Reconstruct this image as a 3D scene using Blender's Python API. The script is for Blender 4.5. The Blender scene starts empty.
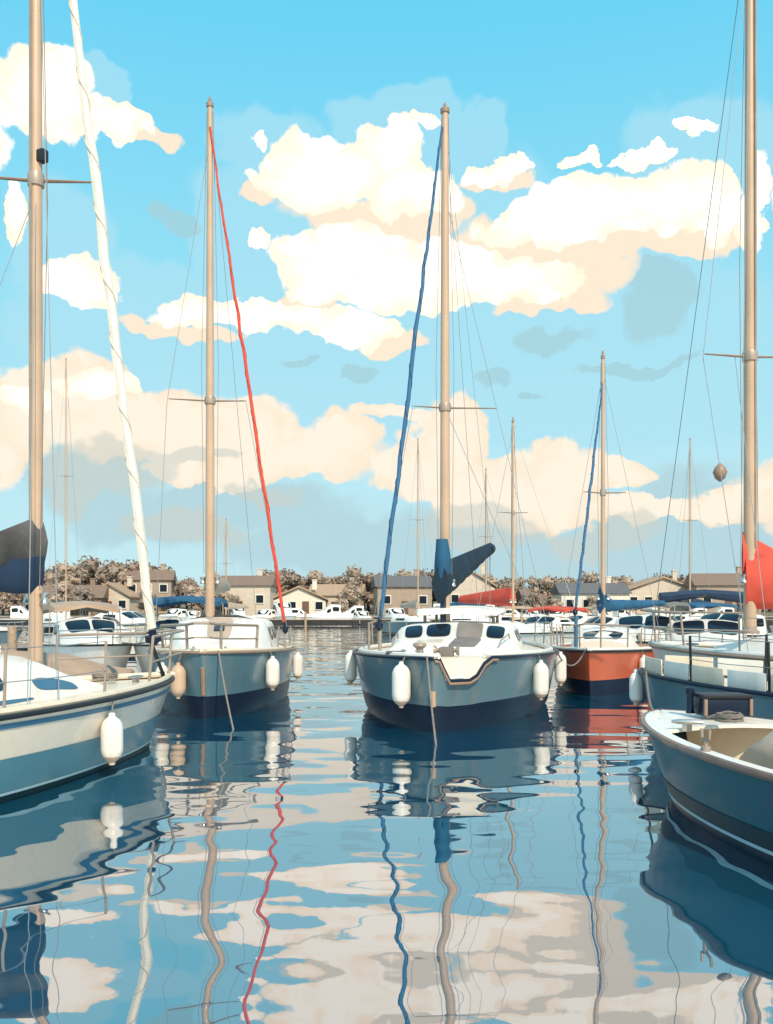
import bpy, bmesh, math, random
from math import radians as R, sin, cos, pi, sqrt, atan2
from mathutils import Vector, Matrix

random.seed(7)
scene = bpy.context.scene
COL = scene.collection

# ------------------------------------------------------------------ camera
EYE, FPX, HOR = 1.60, 900.0, 612.0
cd = bpy.data.cameras.new("camera")
cam = bpy.data.objects.new("camera", cd)
COL.objects.link(cam)
cam.location = (0, 0, EYE)
cam.rotation_euler = (pi / 2, 0, 0)
cd.sensor_fit = 'VERTICAL'
cd.sensor_height = 36
cd.sensor_width = 36
cd.lens = FPX * 36 / 1024
cd.shift_y = (HOR - 512) / 1024
cd.clip_start = 0.05
cd.clip_end = 9000
scene.camera = cam


def at(px, py, d):
    """a world point at depth d seen in the direction of a photo pixel"""
    return Vector(((px - 386.5) / FPX * d, d, EYE - (py - HOR) / FPX * d))


# ------------------------------------------------------------------ light
scene.view_settings.view_transform = 'Standard'
scene.view_settings.look = 'None'
scene.view_settings.exposure = 0.0
scene.view_settings.gamma = 1.0
SUN_AZ, SUN_EL = R(160), R(44)          # azimuth from +Y towards +X
sd = bpy.data.lights.new("sun", 'SUN')
sd.energy = 4.6
sd.angle = R(0.5)
sd.color = (1.0, 0.84, 0.64)
sun = bpy.data.objects.new("sun", sd)
COL.objects.link(sun)
sdir = Vector((sin(SUN_AZ) * cos(SUN_EL), cos(SUN_AZ) * cos(SUN_EL), sin(SUN_EL)))
sun.rotation_euler = sdir.to_track_quat('Z', 'Y').to_euler()
sun.location = sdir * 60

world = bpy.data.worlds.new("World")
scene.world = world
world.use_nodes = True


class NG:
    """tiny node-graph helper"""
    def __init__(self, nt):
        self.nt = nt

    def n(self, t, **kw):
        nd = self.nt.nodes.new(t)
        for k, v in kw.items():
            setattr(nd, k, v)
        return nd

    def link(self, a, b):
        self.nt.links.new(a, b)

    def put(self, sock, v):
        if hasattr(v, 'links'):
            self.link(v, sock)
        else:
            sock.default_value = v

    def m(self, op, a, b=None, c=None, clamp=False):
        nd = self.n('ShaderNodeMath', operation=op, use_clamp=clamp)
        for i, v in enumerate((a, b, c)):
            if v is not None:
                self.put(nd.inputs[i], v)
        return nd.outputs[0]

    def mix(self, f, a, b, mode='MIX'):
        nd = self.n('ShaderNodeMix', data_type='RGBA', blend_type=mode)
        self.put(nd.inputs['Factor'], f)
        self.put(nd.inputs[6], a)
        self.put(nd.inputs[7], b)
        return nd.outputs[2]

    def noise(self, vec, scale, detail=3, rough=0.5, out=0, dist=0.0, dim='3D'):
        nd = self.n('ShaderNodeTexNoise', noise_dimensions=dim)
        self.put(nd.inputs['Vector'], vec)
        nd.inputs['Scale'].default_value = scale
        nd.inputs['Detail'].default_value = detail
        nd.inputs['Roughness'].default_value = rough
        nd.inputs['Distortion'].default_value = dist
        return nd.outputs[out]

    def ramp(self, f, stops):
        nd = self.n('ShaderNodeValToRGB')
        self.put(nd.inputs[0], f)
        el = nd.color_ramp.elements
        while len(el) < len(stops):
            el.new(0.5)
        for e, (p, c) in zip(el, stops):
            e.position = p
            e.color = c
        return nd.outputs[0]

    def smooth(self, v, lo, hi):
        nd = self.n('ShaderNodeMapRange', interpolation_type='SMOOTHSTEP')
        self.put(nd.inputs[0], v)
        nd.inputs[1].default_value = lo
        nd.inputs[2].default_value = hi
        return nd.outputs[0]


def lin(r, g, b):
    f = lambda c: (c / 255 / 12.92) if c <= 10 else ((c / 255 + 0.055) / 1.055) ** 2.4
    return (f(r), f(g), f(b), 1.0)


def build_sky():
    nt = world.node_tree
    nt.nodes.clear()
    g = NG(nt)
    out = g.n('ShaderNodeOutputWorld')
    sky = g.n('ShaderNodeTexSky', sky_type='NISHITA')
    sky.sun_disc = False
    sky.sun_elevation = SUN_EL
    sky.sun_rotation = SUN_AZ
    sky.air_density = 1.0
    sky.dust_density = 0.4
    sky.ozone_density = 1.0
    K = 1 / 0.12
    tc = g.n('ShaderNodeTexCoord')
    sep = g.n('ShaderNodeSeparateXYZ')
    g.link(tc.outputs['Generated'], sep.inputs[0])
    x, y, z = sep.outputs
    az = g.m('ARCTAN2', x, y)
    hyp = g.m('SQRT', g.m('ADD', g.m('MULTIPLY', x, x), g.m('MULTIPLY', y, y)))
    el = g.m('ARCTAN2', z, hyp)
    # clear air: turquoise overhead, paler towards the horizon, on top of the physical sky
    grad = g.ramp(g.m('DIVIDE', el, 1.2, clamp=True), [
        (0.00, lin(196, 232, 240)), (0.12, lin(188, 235, 246)), (0.30, lin(150, 229, 250)),
        (0.48, lin(112, 217, 252)), (1.0, lin(60, 170, 235))])
    gs = g.n('ShaderNodeVectorMath', operation='SCALE')
    g.link(grad, gs.inputs[0])
    gs.inputs['Scale'].default_value = K
    col = g.mix(0.92, sky.outputs[0], gs.outputs[0])
    # cloud layers, in azimuth / elevation
    cmb = g.n('ShaderNodeCombineXYZ')
    g.link(az, cmb.inputs[0])
    g.link(el, cmb.inputs[1])
    base = cmb.outputs[0]

    def warped(seed, amp1, sc1, amp2, sc2):
        off = g.n('ShaderNodeVectorMath', operation='ADD')
        g.link(base, off.inputs[0])
        off.inputs[1].default_value = (seed, seed * 0.37, seed * 1.7)
        v = base
        for amp, sc, det in ((amp1, sc1, 2), (amp2, sc2, 3)):
            nz = g.noise(off.outputs[0], sc, det, 0.55, out=1, dim='2D')
            spc = g.n('ShaderNodeSeparateColor')
            g.link(nz, spc.inputs[0])
            sb = g.n('ShaderNodeCombineXYZ')
            for q in (0, 1):
                g.link(g.m('SUBTRACT', spc.outputs[q], 0.5), sb.inputs[q])
            ml = g.n('ShaderNodeVectorMath', operation='MULTIPLY')
            g.link(sb.outputs[0], ml.inputs[0])
            ml.inputs[1].default_value = (amp * 1.3, amp, 0)
            ad = g.n('ShaderNodeVectorMath', operation='ADD')
            g.link(v, ad.inputs[0])
            g.link(ml.outputs[0], ad.inputs[1])
            v = ad.outputs[0]
        return v

    def field(v, blobs, k=0.18):
        acc = None
        for (px, py, rx, ry, *rot) in blobs:
            if px + rx * 1.5 + 14 < BOX[0] or px - rx * 1.5 - 14 > BOX[1] or py + ry * 1.5 + 14 < BOX[2] or py - ry * 1.5 - 14 > BOX[3]:
                continue
            u, w = (px - 386.5) / FPX, (HOR - py) / FPX
            a = atan2(u, 1)
            e = atan2(w, sqrt(1 + u * u))
            sx, sy = rx / FPX / (1 + u * u), ry / FPX / (1 + w * w)
            mp = g.n('ShaderNodeVectorMath', operation='MULTIPLY_ADD')
            g.link(v, mp.inputs[0])
            mp.inputs[1].default_value = (1 / sx, 1 / sy, 0)
            mp.inputs[2].default_value = (-a / sx, -e / sy, 0)
            ln = g.n('ShaderNodeVectorMath', operation='LENGTH')
            g.link(mp.outputs[0], ln.inputs[0])
            acc = ln.outputs['Value'] if acc is None else g.m('SMOOTH_MIN', acc, ln.outputs['Value'], k)
        return acc

    def layer(col, blobs, color, seed, soft=0.10, alpha=1.0, gain=1.0, tint=None, k=0.18):
        v = WARP[seed]
        d = field(v, blobs, k)
        if d is None:
            return col
        cov = g.smooth(d, 1.0 + soft, 1.0 - soft)
        cov = g.m('MULTIPLY', cov, alpha)
        c = tuple(q * K * gain for q in color[:3]) + (1,)
        if tint:
            c2 = tuple(q * K * gain for q in tint[:3]) + (1,)
            f = g.m('MULTIPLY', P_[0], g.smooth(d, 0.2, 0.95))
            c = g.mix(f, c, c2)
        return g.mix(cov, col, c)

    WARP, P_, BOX = [None, None], [None], [0, 0, 0, 0]
    PALE, CREAM, WHITE = lin(178, 229, 245), lin(252, 240, 221), lin(254, 251, 247)
    TAN, GREY, TEAL = lin(250, 232, 208), lin(204, 211, 203), lin(168, 210, 219)

    def bgd(c):
        b_ = g.n('ShaderNodeBackground')
        b_.inputs['Strength'].default_value = 0.12
        g.put(b_.inputs['Color'], c)
        return b_.outputs[0]

    def tile(x0, x1, y0, y1, col):
        """the cloud layers of one part of the sky (photo columns x0..x1, rows y0..y1)"""
        WARP[:] = [warped(3.1, 0.050, 13, 0.014, 50), warped(1.7, 0.040, 16, 0.014, 60)]
        P_[0] = g.smooth(g.noise(base, 22, 4, 0.6, dim='2D'), 0.40, 0.54)
        BOX[:] = [x0, x1, y0, y1]
        col = layer(col, [(270, 150, 52, 48), (400, 125, 70, 36), (482, 120, 26, 30), (230, 230, 45, 70), (330, 250, 110, 110),
                          (600, 330, 170, 90), (440, 230, 110, 110), (700, 160, 90, 60), (130, 330, 120, 70), (360, 370, 200, 60),
                          (60, 240, 60, 60), (600, 400, 200, 50), (100, 80, 30, 22)],
                    PALE, 0, soft=0.12, alpha=0.62)
        # grey and teal shade low down
        col = layer(col, [(350, 545, 130, 40), (640, 548, 140, 42), (470, 560, 120, 34), (160, 520, 90, 28), (90, 470, 60, 45),
                          (700, 520, 90, 50), (250, 500, 100, 20)], lin(182, 214, 222), 0, soft=0.22, alpha=0.85)
        # cream cumulus near the horizon
        col = layer(col, [(70, 390, 64, 36), (125, 425, 84, 36), (28, 416, 40, 42), (185, 430, 70, 42), (255, 440, 60, 42),
                          (312, 456, 68, 25), (346, 436, 36, 28), (225, 476, 78, 11), (425, 470, 52, 34), (450, 436, 38, 36),
                          (490, 492, 62, 40), (562, 482, 46, 36), (545, 504, 60, 30), (622, 474, 32, 15), (640, 508, 110, 12),
                          (735, 506, 60, 18), (400, 412, 40, 9), (-60, 440, 90, 60), (850, 490, 120, 40)],
                    CREAM, 1, soft=0.09, gain=1.06, tint=TAN)
        col = layer(col, [(120, 466, 60, 24), (70, 478, 24, 34), (195, 458, 50, 8), (185, 528, 62, 18), (270, 494, 40, 9),
                          (480, 530, 60, 22), (600, 540, 60, 18)], GREY, 0, soft=0.16, alpha=0.62)
        # warm undersides of the high cumulus
        col = layer(col, [(150, 137, 42, 13), (268, 191, 38, 16), (360, 214, 66, 22), (545, 262, 84, 40, -8), (625, 226, 86, 26),
                          (520, 248, 66, 28), (545, 300, 56, 14), (300, 306, 40, 14), (500, 180, 36, 13), (690, 240, 60, 14),
                          (180, 330, 60, 10), (430, 215, 40, 30), (390, 345, 36, 14)],
                    lin(249, 233, 210), 0, soft=0.10, gain=1.05, tint=TAN)
        # sunlit tops
        col = layer(col, [(45, 93, 52, 46), (110, 120, 46, 18), (12, 212, 18, 32), (82, 284, 42, 22), (325, 172, 66, 34),
                          (388, 152, 38, 30), (296, 188, 50, 16), (412, 190, 52, 30), (348, 254, 74, 30), (322, 268, 46, 32),
                          (400, 282, 78, 32), (196, 311, 44, 18), (272, 316, 84, 17), (350, 330, 54, 18), (496, 171, 30, 11, 12),
                          (580, 158, 19, 6, -14), (693, 125, 21, 6), (642, 154, 38, 6), (600, 206, 84, 34), (548, 224, 76, 26),
                          (676, 196, 52, 36), (716, 204, 22, 44), (758, 208, 20, 46), (490, 282, 88, 20), (450, 268, 50, 26),
                          (258, 138, 10, 10), (261, 246, 12, 10), (425, 126, 14, 8), (30, 400, 26, 14), (100, 385, 44, 12), (840, 180, 60, 50),
                          (-60, 120, 70, 60)],
                    lin(255, 242, 225), 1, soft=0.07, gain=1.45, tint=lin(250, 226, 198), k=0.14)
        # small dark wisps
        col = layer(col, [(660, 302, 44, 34), (650, 272, 28, 11), (546, 341, 36, 13, 14), (492, 380, 22, 8), (356, 376, 20, 8),
                          (300, 359, 16, 5), (176, 222, 22, 10), (640, 368, 60, 6), (530, 396, 10, 5)],
                    TEAL, 0, soft=0.16, alpha=0.75)
        return bgd(col)

    def mixs(f, a_, b_):
        mx = g.n('ShaderNodeMixShader')
        g.link(f, mx.inputs[0])
        g.link(a_, mx.inputs[1])
        g.link(b_, mx.inputs[2])
        return mx.outputs[0]

    AZ = [atan2((p - 386.5) / FPX, 1) for p in (240, 500)]
    EL = [atan2((HOR - p) / FPX, 1.05) for p in (245, 385)]
    cut = lambda v, lim: g.m('GREATER_THAN', v, lim)
    rows = []
    for (y0, y1) in ((-400, 262), (228, 402), (368, 700)):
        ts = [tile(x0, x1, y0, y1, col) for x0, x1 in ((-900, 254), (226, 514), (486, 1700))]
        rows.append(mixs(cut(az, AZ[1]), mixs(cut(az, AZ[0]), ts[0], ts[1]), ts[2]))
    front = mixs(cut(el, EL[0]), mixs(cut(el, EL[1]), rows[2], rows[1]), rows[0])
    # scattered cumulus in the rest of the sky, away from the framed part
    nz = g.noise(tc.outputs['Generated'], 3.2, 6, 0.55)
    far = g.m('MULTIPLY', g.smooth(nz, 0.52, 0.62), g.smooth(el, 0.0, 0.2))
    far = g.m('MULTIPLY', far, g.smooth(g.m('ABSOLUTE', az), 0.62, 0.9))
    back = bgd(g.mix(far, col, tuple(q * K for q in WHITE[:3]) + (1,)))
    res = mixs(g.m('LESS_THAN', g.m('ABSOLUTE', az), 0.62), back, front)
    res = mixs(cut(el, -0.01), bgd(tuple(q * K * 0.8 for q in lin(120, 170, 190)[:3]) + (1,)), res)
    g.link(res, out.inputs[0])


build_sky()
try:
    scene.cycles.max_bounces = 5
    scene.cycles.diffuse_bounces = 2
    world.cycles.sampling_method = 'NONE'
except Exception:
    pass

# ------------------------------------------------------------------ materials
MATS = {}


def mat(name, col, rough=0.5, metal=0.0, var=0.10, vscale=3.0, bump=0.0, bscale=60, coat=0.0, dirt=None, dirt_amt=0.0, spec=0.5):
    if name in MATS:
        return MATS[name]
    m = bpy.data.materials.new(name)
    m.use_nodes = True
    nt = m.node_tree
    g = NG(nt)
    b = nt.nodes['Principled BSDF']
    tc = g.n('ShaderNodeTexCoord')
    v = tc.outputs['Object']
    nz = g.noise(v, vscale, 5, 0.6)
    lo = tuple(c * (1 - var) for c in col) + (1,)
    hi = tuple(min(1, c * (1 + var)) for c in col) + (1,)
    c = g.ramp(nz, [(0.3, lo), (0.7, hi)])
    if dirt:
        mp = g.n('ShaderNodeMapping')
        g.link(v, mp.inputs[0])
        mp.inputs[3].default_value = (3, 3, 0.5)
        n2 = g.noise(mp.outputs[0], 2.2, 6, 0.65)
        c = g.mix(g.m('MULTIPLY', g.smooth(n2, 0.50, 0.72), dirt_amt), c, tuple(dirt) + (1,))
    g.link(c, b.inputs['Base Color'])
    n3 = g.noise(v, vscale * 4, 3, 0.5)
    rr = g.m('ADD', g.m('MULTIPLY', n3, 0.16), rough - 0.08)
    g.link(rr, b.inputs['Roughness'])
    b.inputs['Metallic'].default_value = metal
    b.inputs['Specular IOR Level'].default_value = spec
    b.inputs['Coat Weight'].default_value = coat
    b.inputs['Coat Roughness'].default_value = 0.08
    if bump:
        bp = g.n('ShaderNodeBump')
        bp.inputs['Strength'].default_value = 0.6
        bp.inputs['Distance'].default_value = bump
        g.link(g.noise(v, bscale, 4, 0.6), bp.inputs['Height'])
        g.link(bp.outputs[0], b.inputs['Normal'])
    MATS[name] = m
    return m


WHITE_GEL = mat('white_gelcoat', (0.80, 0.77, 0.71), 0.35, var=0.05, coat=0.2, dirt=(0.55, 0.46, 0.36), dirt_amt=0.35)
CREAM_GEL = mat('cream_gelcoat', (0.74, 0.64, 0.50), 0.4, var=0.06, coat=0.2, dirt=(0.5, 0.38, 0.28), dirt_amt=0.35)
HULL_WARM = mat('warm_white_topsides', (0.77, 0.68, 0.56), 0.28, var=0.04, vscale=1.0, coat=0.4, dirt=(0.58, 0.45, 0.33), dirt_amt=0.3)
HULL_BLUE = mat('dusty_blue_topsides', (0.090, 0.185, 0.235), 0.32, var=0.12, vscale=0.8, coat=0.35, dirt=(0.17, 0.185, 0.17), dirt_amt=0.75)
HULL_GREY = mat('slate_topsides', (0.100, 0.180, 0.220), 0.34, var=0.12, vscale=0.8, coat=0.35, dirt=(0.18, 0.185, 0.165), dirt_amt=0.8)
HULL_SEA = mat('sea_blue_reflection', (0.085, 0.215, 0.28), 0.3, var=0.1, vscale=0.8, coat=0.35)
HULL_TEAL = mat('teal_topsides', (0.014, 0.090, 0.125), 0.38, var=0.14, vscale=0.8, coat=0.08, spec=0.3, dirt=(0.035, 0.065, 0.11), dirt_amt=0.7)
NAVY = mat('navy_paint', (0.006, 0.014, 0.036), 0.4, var=0.15, coat=0.05, spec=0.3)
TEAL_DK = mat('dark_teal_paint', (0.003, 0.024, 0.036), 0.45, var=0.15, coat=0.0, spec=0.3)
BLACK = mat('black_rubber', (0.012, 0.013, 0.016), 0.5)
PALE_LINE = mat('pale_blue_line', (0.36, 0.55, 0.62), 0.4, var=0.06)
BLUE_LINE = mat('blue_line', (0.05, 0.16, 0.27), 0.4, var=0.06)
BROWN = mat('varnished_brown', (0.16, 0.085, 0.06), 0.35, var=0.25, vscale=8, coat=0.3)
TEAK = mat('weathered_teak', (0.33, 0.235, 0.165), 0.65, var=0.25, vscale=9, bump=0.003, bscale=40)
SPAR = mat('buff_spar', (0.50, 0.345, 0.235), 0.42, var=0.10, vscale=1.5, coat=0.2)
SPAR_DK = mat('brown_spar', (0.30, 0.20, 0.14), 0.5, var=0.15)
RED_HULL = mat('red_topsides', (0.50, 0.105, 0.045), 0.32, var=0.14, vscale=1.2, coat=0.3, dirt=(0.40, 0.12, 0.07), dirt_amt=0.5)
RED_CLOTH = mat('red_canvas', (0.60, 0.075, 0.045), 0.8, var=0.15, vscale=3, bump=0.012, bscale=9)
NAVY_CLOTH = mat('navy_canvas', (0.010, 0.030, 0.068), 0.85, var=0.25, vscale=3, bump=0.012, bscale=9)
TEAL_CLOTH = mat('dark_teal_canvas', (0.003, 0.020, 0.038), 0.85, var=0.25, vscale=3, bump=0.012, bscale=9)
BLUE_CLOTH = mat('blue_canvas', (0.012, 0.085, 0.175), 0.8, var=0.2, vscale=3, bump=0.01, bscale=9)
GREY_CLOTH = mat('grey_canvas', (0.17, 0.17, 0.165), 0.85, var=0.2, vscale=3, bump=0.015, bscale=7)
TAUPE_CLOTH = mat('taupe_canvas', (0.20, 0.175, 0.155), 0.85, var=0.2, vscale=3, bump=0.02, bscale=6)
CHAR_CLOTH = mat('charcoal_canvas', (0.075, 0.072, 0.072), 0.85, var=0.5, vscale=2.2, bump=0.02, bscale=6)
TAN_CLOTH = mat('tan_canvas', (0.42, 0.29, 0.20), 0.85, var=0.15, vscale=2, bump=0.02, bscale=5)
BEIGE_CLOTH = mat('beige_canvas', (0.42, 0.34, 0.27), 0.85, var=0.15, vscale=2, bump=0.02, bscale=5)
SAIL_WHITE = mat('white_sailcloth', (0.80, 0.74, 0.64), 0.75, var=0.08, vscale=4, bump=0.006, bscale=20)
SAIL_DIM = mat('weathered_sail_edge', (0.62, 0.54, 0.45), 0.85)
RED_DIM = mat('dull_red_edge', (0.34, 0.05, 0.035), 0.85)
GLASS = mat('tinted_window', (0.010, 0.016, 0.026), 0.12, var=0.1, spec=0.25)
GLASS_BL = mat('blue_tinted_window', (0.02, 0.055, 0.095), 0.12, var=0.1, spec=0.3)
STEEL = mat('stainless_steel', (0.55, 0.54, 0.52), 0.28, metal=0.9, var=0.05)
STEEL_BR = mat('tarnished_tube', (0.36, 0.29, 0.235), 0.45, metal=0.2, var=0.15)
WIRE = mat('rigging_wire', (0.30, 0.32, 0.33), 0.5, metal=0.3, var=0.1)
ROPE = mat('grey_rope', (0.22, 0.19, 0.165), 0.9, var=0.2, vscale=30)
ROPE_RED = mat('red_sailcloth', (0.62, 0.065, 0.035), 0.75, var=0.12, vscale=6)
ROPE_BLUE = mat('blue_sailcloth', (0.025, 0.115, 0.235), 0.75, var=0.12, vscale=6)
FEND = mat('white_fender_vinyl', (0.80, 0.77, 0.72), 0.4, var=0.04, dirt=(0.58, 0.42, 0.28), dirt_amt=0.5)
FEND_FOOT = mat('scuffed_fender_end', (0.56, 0.44, 0.33), 0.55, var=0.12, vscale=8, dirt=(0.35, 0.27, 0.20), dirt_amt=0.6)
FEND_TAN = mat('tan_fender_vinyl', (0.56, 0.40, 0.28), 0.5, var=0.08)
CONCRETE = mat('quay_concrete', (0.30, 0.25, 0.20), 0.9, var=0.2, vscale=0.6, bump=0.02, bscale=6)
DARKWALL = mat('wet_quay_timber', (0.018, 0.017, 0.018), 0.7, var=0.4, vscale=2)
PLANK = mat('grey_planks', (0.33, 0.26, 0.20), 0.85, var=0.25, vscale=5, bump=0.01, bscale=25)
BARK = mat('bark', (0.13, 0.095, 0.07), 0.95, var=0.3)
LEAF = [mat('russet_leaves', (0.32, 0.245, 0.19), 0.85, var=0.35, vscale=1.2),
        mat('tan_leaves', (0.42, 0.325, 0.25), 0.85, var=0.3, vscale=1.2),
        mat('umber_leaves', (0.26, 0.205, 0.165), 0.85, var=0.35, vscale=1.2)]
WALLM = [mat('cream_render', (0.60, 0.51, 0.42), 0.9, var=0.08), mat('white_render', (0.74, 0.68, 0.58), 0.9, var=0.06),
         mat('tan_render', (0.38, 0.295, 0.23), 0.9, var=0.1), mat('brown_brick', (0.25, 0.175, 0.13), 0.9, var=0.15)]
ROOFM = [mat('brown_tiles', (0.22, 0.15, 0.11), 0.85, var=0.2, vscale=4), mat('buff_tiles', (0.40, 0.28, 0.19), 0.85, var=0.2, vscale=4),
         mat('slate_tiles', (0.13, 0.125, 0.125), 0.8, var=0.2, vscale=4)]
GRASSM = mat('dry_grass', (0.20, 0.155, 0.10), 0.95, var=0.3, vscale=0.2)


# ------------------------------------------------------------------ mesh helpers
class MB:
    def __init__(self):
        self.v, self.f = [], []

    def add(self, vs, fs):
        o = len(self.v)
        self.v += [tuple(p) for p in vs]
        self.f += [tuple(i + o for i in f) for f in fs]
        return self

    def grid(self, rows, close=False):
        n = len(rows[0])
        vs = [p for r in rows for p in r]
        fs = []
        for i in range(len(rows) - 1):
            for j in range(n if close else n - 1):
                k = (j + 1) % n
                fs.append((i * n + j, i * n + k, (i + 1) * n + k, (i + 1) * n + j))
        return self.add(vs, fs)

    def loft(self, rings, caps=True):
        n = len(rings[0])
        o = len(self.v)
        self.grid(rings, True)
        if caps:
            self.f.append(tuple(o + i for i in reversed(range(n))))
            self.f.append(tuple(o + (len(rings) - 1) * n + i for i in range(n)))
        return self

    def tube(self, pts, rad, n=8, caps=True, flat=1.0):
        pts = [Vector(p) for p in pts]
        if not hasattr(rad, '__len__'):
            rad = [rad] * len(pts)
        rings = []
        up = None
        for i, p in enumerate(pts):
            t = (pts[min(i + 1, len(pts) - 1)] - pts[max(i - 1, 0)]).normalized()
            if up is None:
                up = Vector((0, 0, 1)) if abs(t.z) < 0.9 else Vector((0, 1, 0))
            a = t.cross(up)
            a = a.normalized() if a.length > 1e-6 else Vector((1, 0, 0))
            b = a.cross(t).normalized()
            up = b
            rings.append([p + (a * cos(2 * pi * k / n) + b * sin(2 * pi * k / n) * flat) * rad[i] for k in range(n)])
        return self.loft(rings, caps)

    def box(self, c, s, rz=0, ry=0, rx=0):
        M = Matrix.Rotation(rz, 3, 'Z') @ Matrix.Rotation(ry, 3, 'Y') @ Matrix.Rotation(rx, 3, 'X')
        c = Vector(c)
        vs = [c + M @ Vector((sx * s[0] / 2, sy * s[1] / 2, sz * s[2] / 2)) for sx in (-1, 1) for sy in (-1, 1) for sz in (-1, 1)]
        return self.add(vs, [(0, 1, 3, 2), (4, 6, 7, 5), (0, 4, 5, 1), (2, 3, 7, 6), (0, 2, 6, 4), (1, 5, 7, 3)])

    def lathe(self, prof, n=16, c=(0, 0, 0)):
        c = Vector(c)
        rings = [[c + Vector((r * cos(2 * pi * k / n), r * sin(2 * pi * k / n), z)) for k in range(n)] for r, z in prof]
        return self.loft(rings)

    def prism(self, poly, thick, axis='Y', c=0.0):
        """polygon in the XZ plane (axis Y) or XY plane (axis Z), extruded both ways"""
        h = thick / 2
        if axis == 'Y':
            a = [(x, c - h, z) for x, z in poly]
            b = [(x, c + h, z) for x, z in poly]
        else:
            a = [(x, y, c - h) for x, y in poly]
            b = [(x, y, c + h) for x, y in poly]
        return self.loft([a, b])

    def build(self, name, m, parent=None, smooth=40, bevel=0.0):
        me = bpy.data.meshes.new(name)
        me.from_pydata(self.v, [], self.f)
        bm = bmesh.new()
        bm.from_mesh(me)
        bmesh.ops.remove_doubles(bm, verts=bm.verts, dist=1e-5)
        bmesh.ops.recalc_face_normals(bm, faces=bm.faces)
        if bevel:
            es = [e for e in bm.edges if len(e.link_faces) == 2 and e.calc_face_angle(0) > 0.5]
            bmesh.ops.bevel(bm, geom=es, offset=bevel, segments=2, affect='EDGES', profile=0.6)
        bm.to_mesh(me)
        bm.free()
        if smooth:
            for p in me.polygons:
                p.use_smooth = True
            me.set_sharp_from_angle(angle=R(smooth))
        me.materials.append(m)
        o = bpy.data.objects.new(name, me)
        COL.objects.link(o)
        if parent is not None:
            o.parent = parent
        return o


def tag(o, label, cat, group=None):
    o['label'] = label
    o['category'] = cat
    if group:
        o['group'] = group
    return o


def structure(o, kind='structure'):
    o['kind'] = kind
    return o


def thing(name, label, cat, loc=(0, 0, 0), rz=0.0, group=None):
    o = bpy.data.objects.new(name, None)
    o.empty_display_size = 0.3
    COL.objects.link(o)
    o.location = loc
    o.rotation_euler = (0, 0, rz)
    return tag(o, label, cat, group)


def copy_tree(o, parent=None):
    c = o.copy()
    COL.objects.link(c)
    c.parent = parent
    for ch in list(o.children):
        copy_tree(ch, c)
    return c


def lerp(a, b, t):
    return a + (b - a) * t


def sstep(t):
    t = max(0, min(1, t))
    return t * t * (3 - 2 * t)


def superell(n=24, p=4.0):
    out = []
    for k in range(n):
        a = 2 * pi * k / n
        c, s = cos(a), sin(a)
        out.append((abs(c) ** (2 / p) * (1 if c >= 0 else -1), abs(s) ** (2 / p) * (1 if s >= 0 else -1)))
    return out


def patch(mb, fn, out=0.012, n=24, p=4.0):
    """a rounded panel laid on the surface fn(a, b), a and b in -1..1, standing proud of it"""
    def nrm(a, b):
        e = 0.05
        d1 = fn(a + e, b) - fn(a - e, b)
        d2 = fn(a, b + e) - fn(a, b - e)
        return d1.cross(d2).normalized()
    lo, hi, mid = [], [], []
    for a, b in superell(n, p):
        q, nn = fn(a, b), nrm(a, b)
        lo.append(q - nn * 0.012)
        mid.append(q + nn * out * 0.6)
        hi.append(fn(a * 0.94, b * 0.92) + nn * out)
    return mb.loft([lo, mid, hi])


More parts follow.
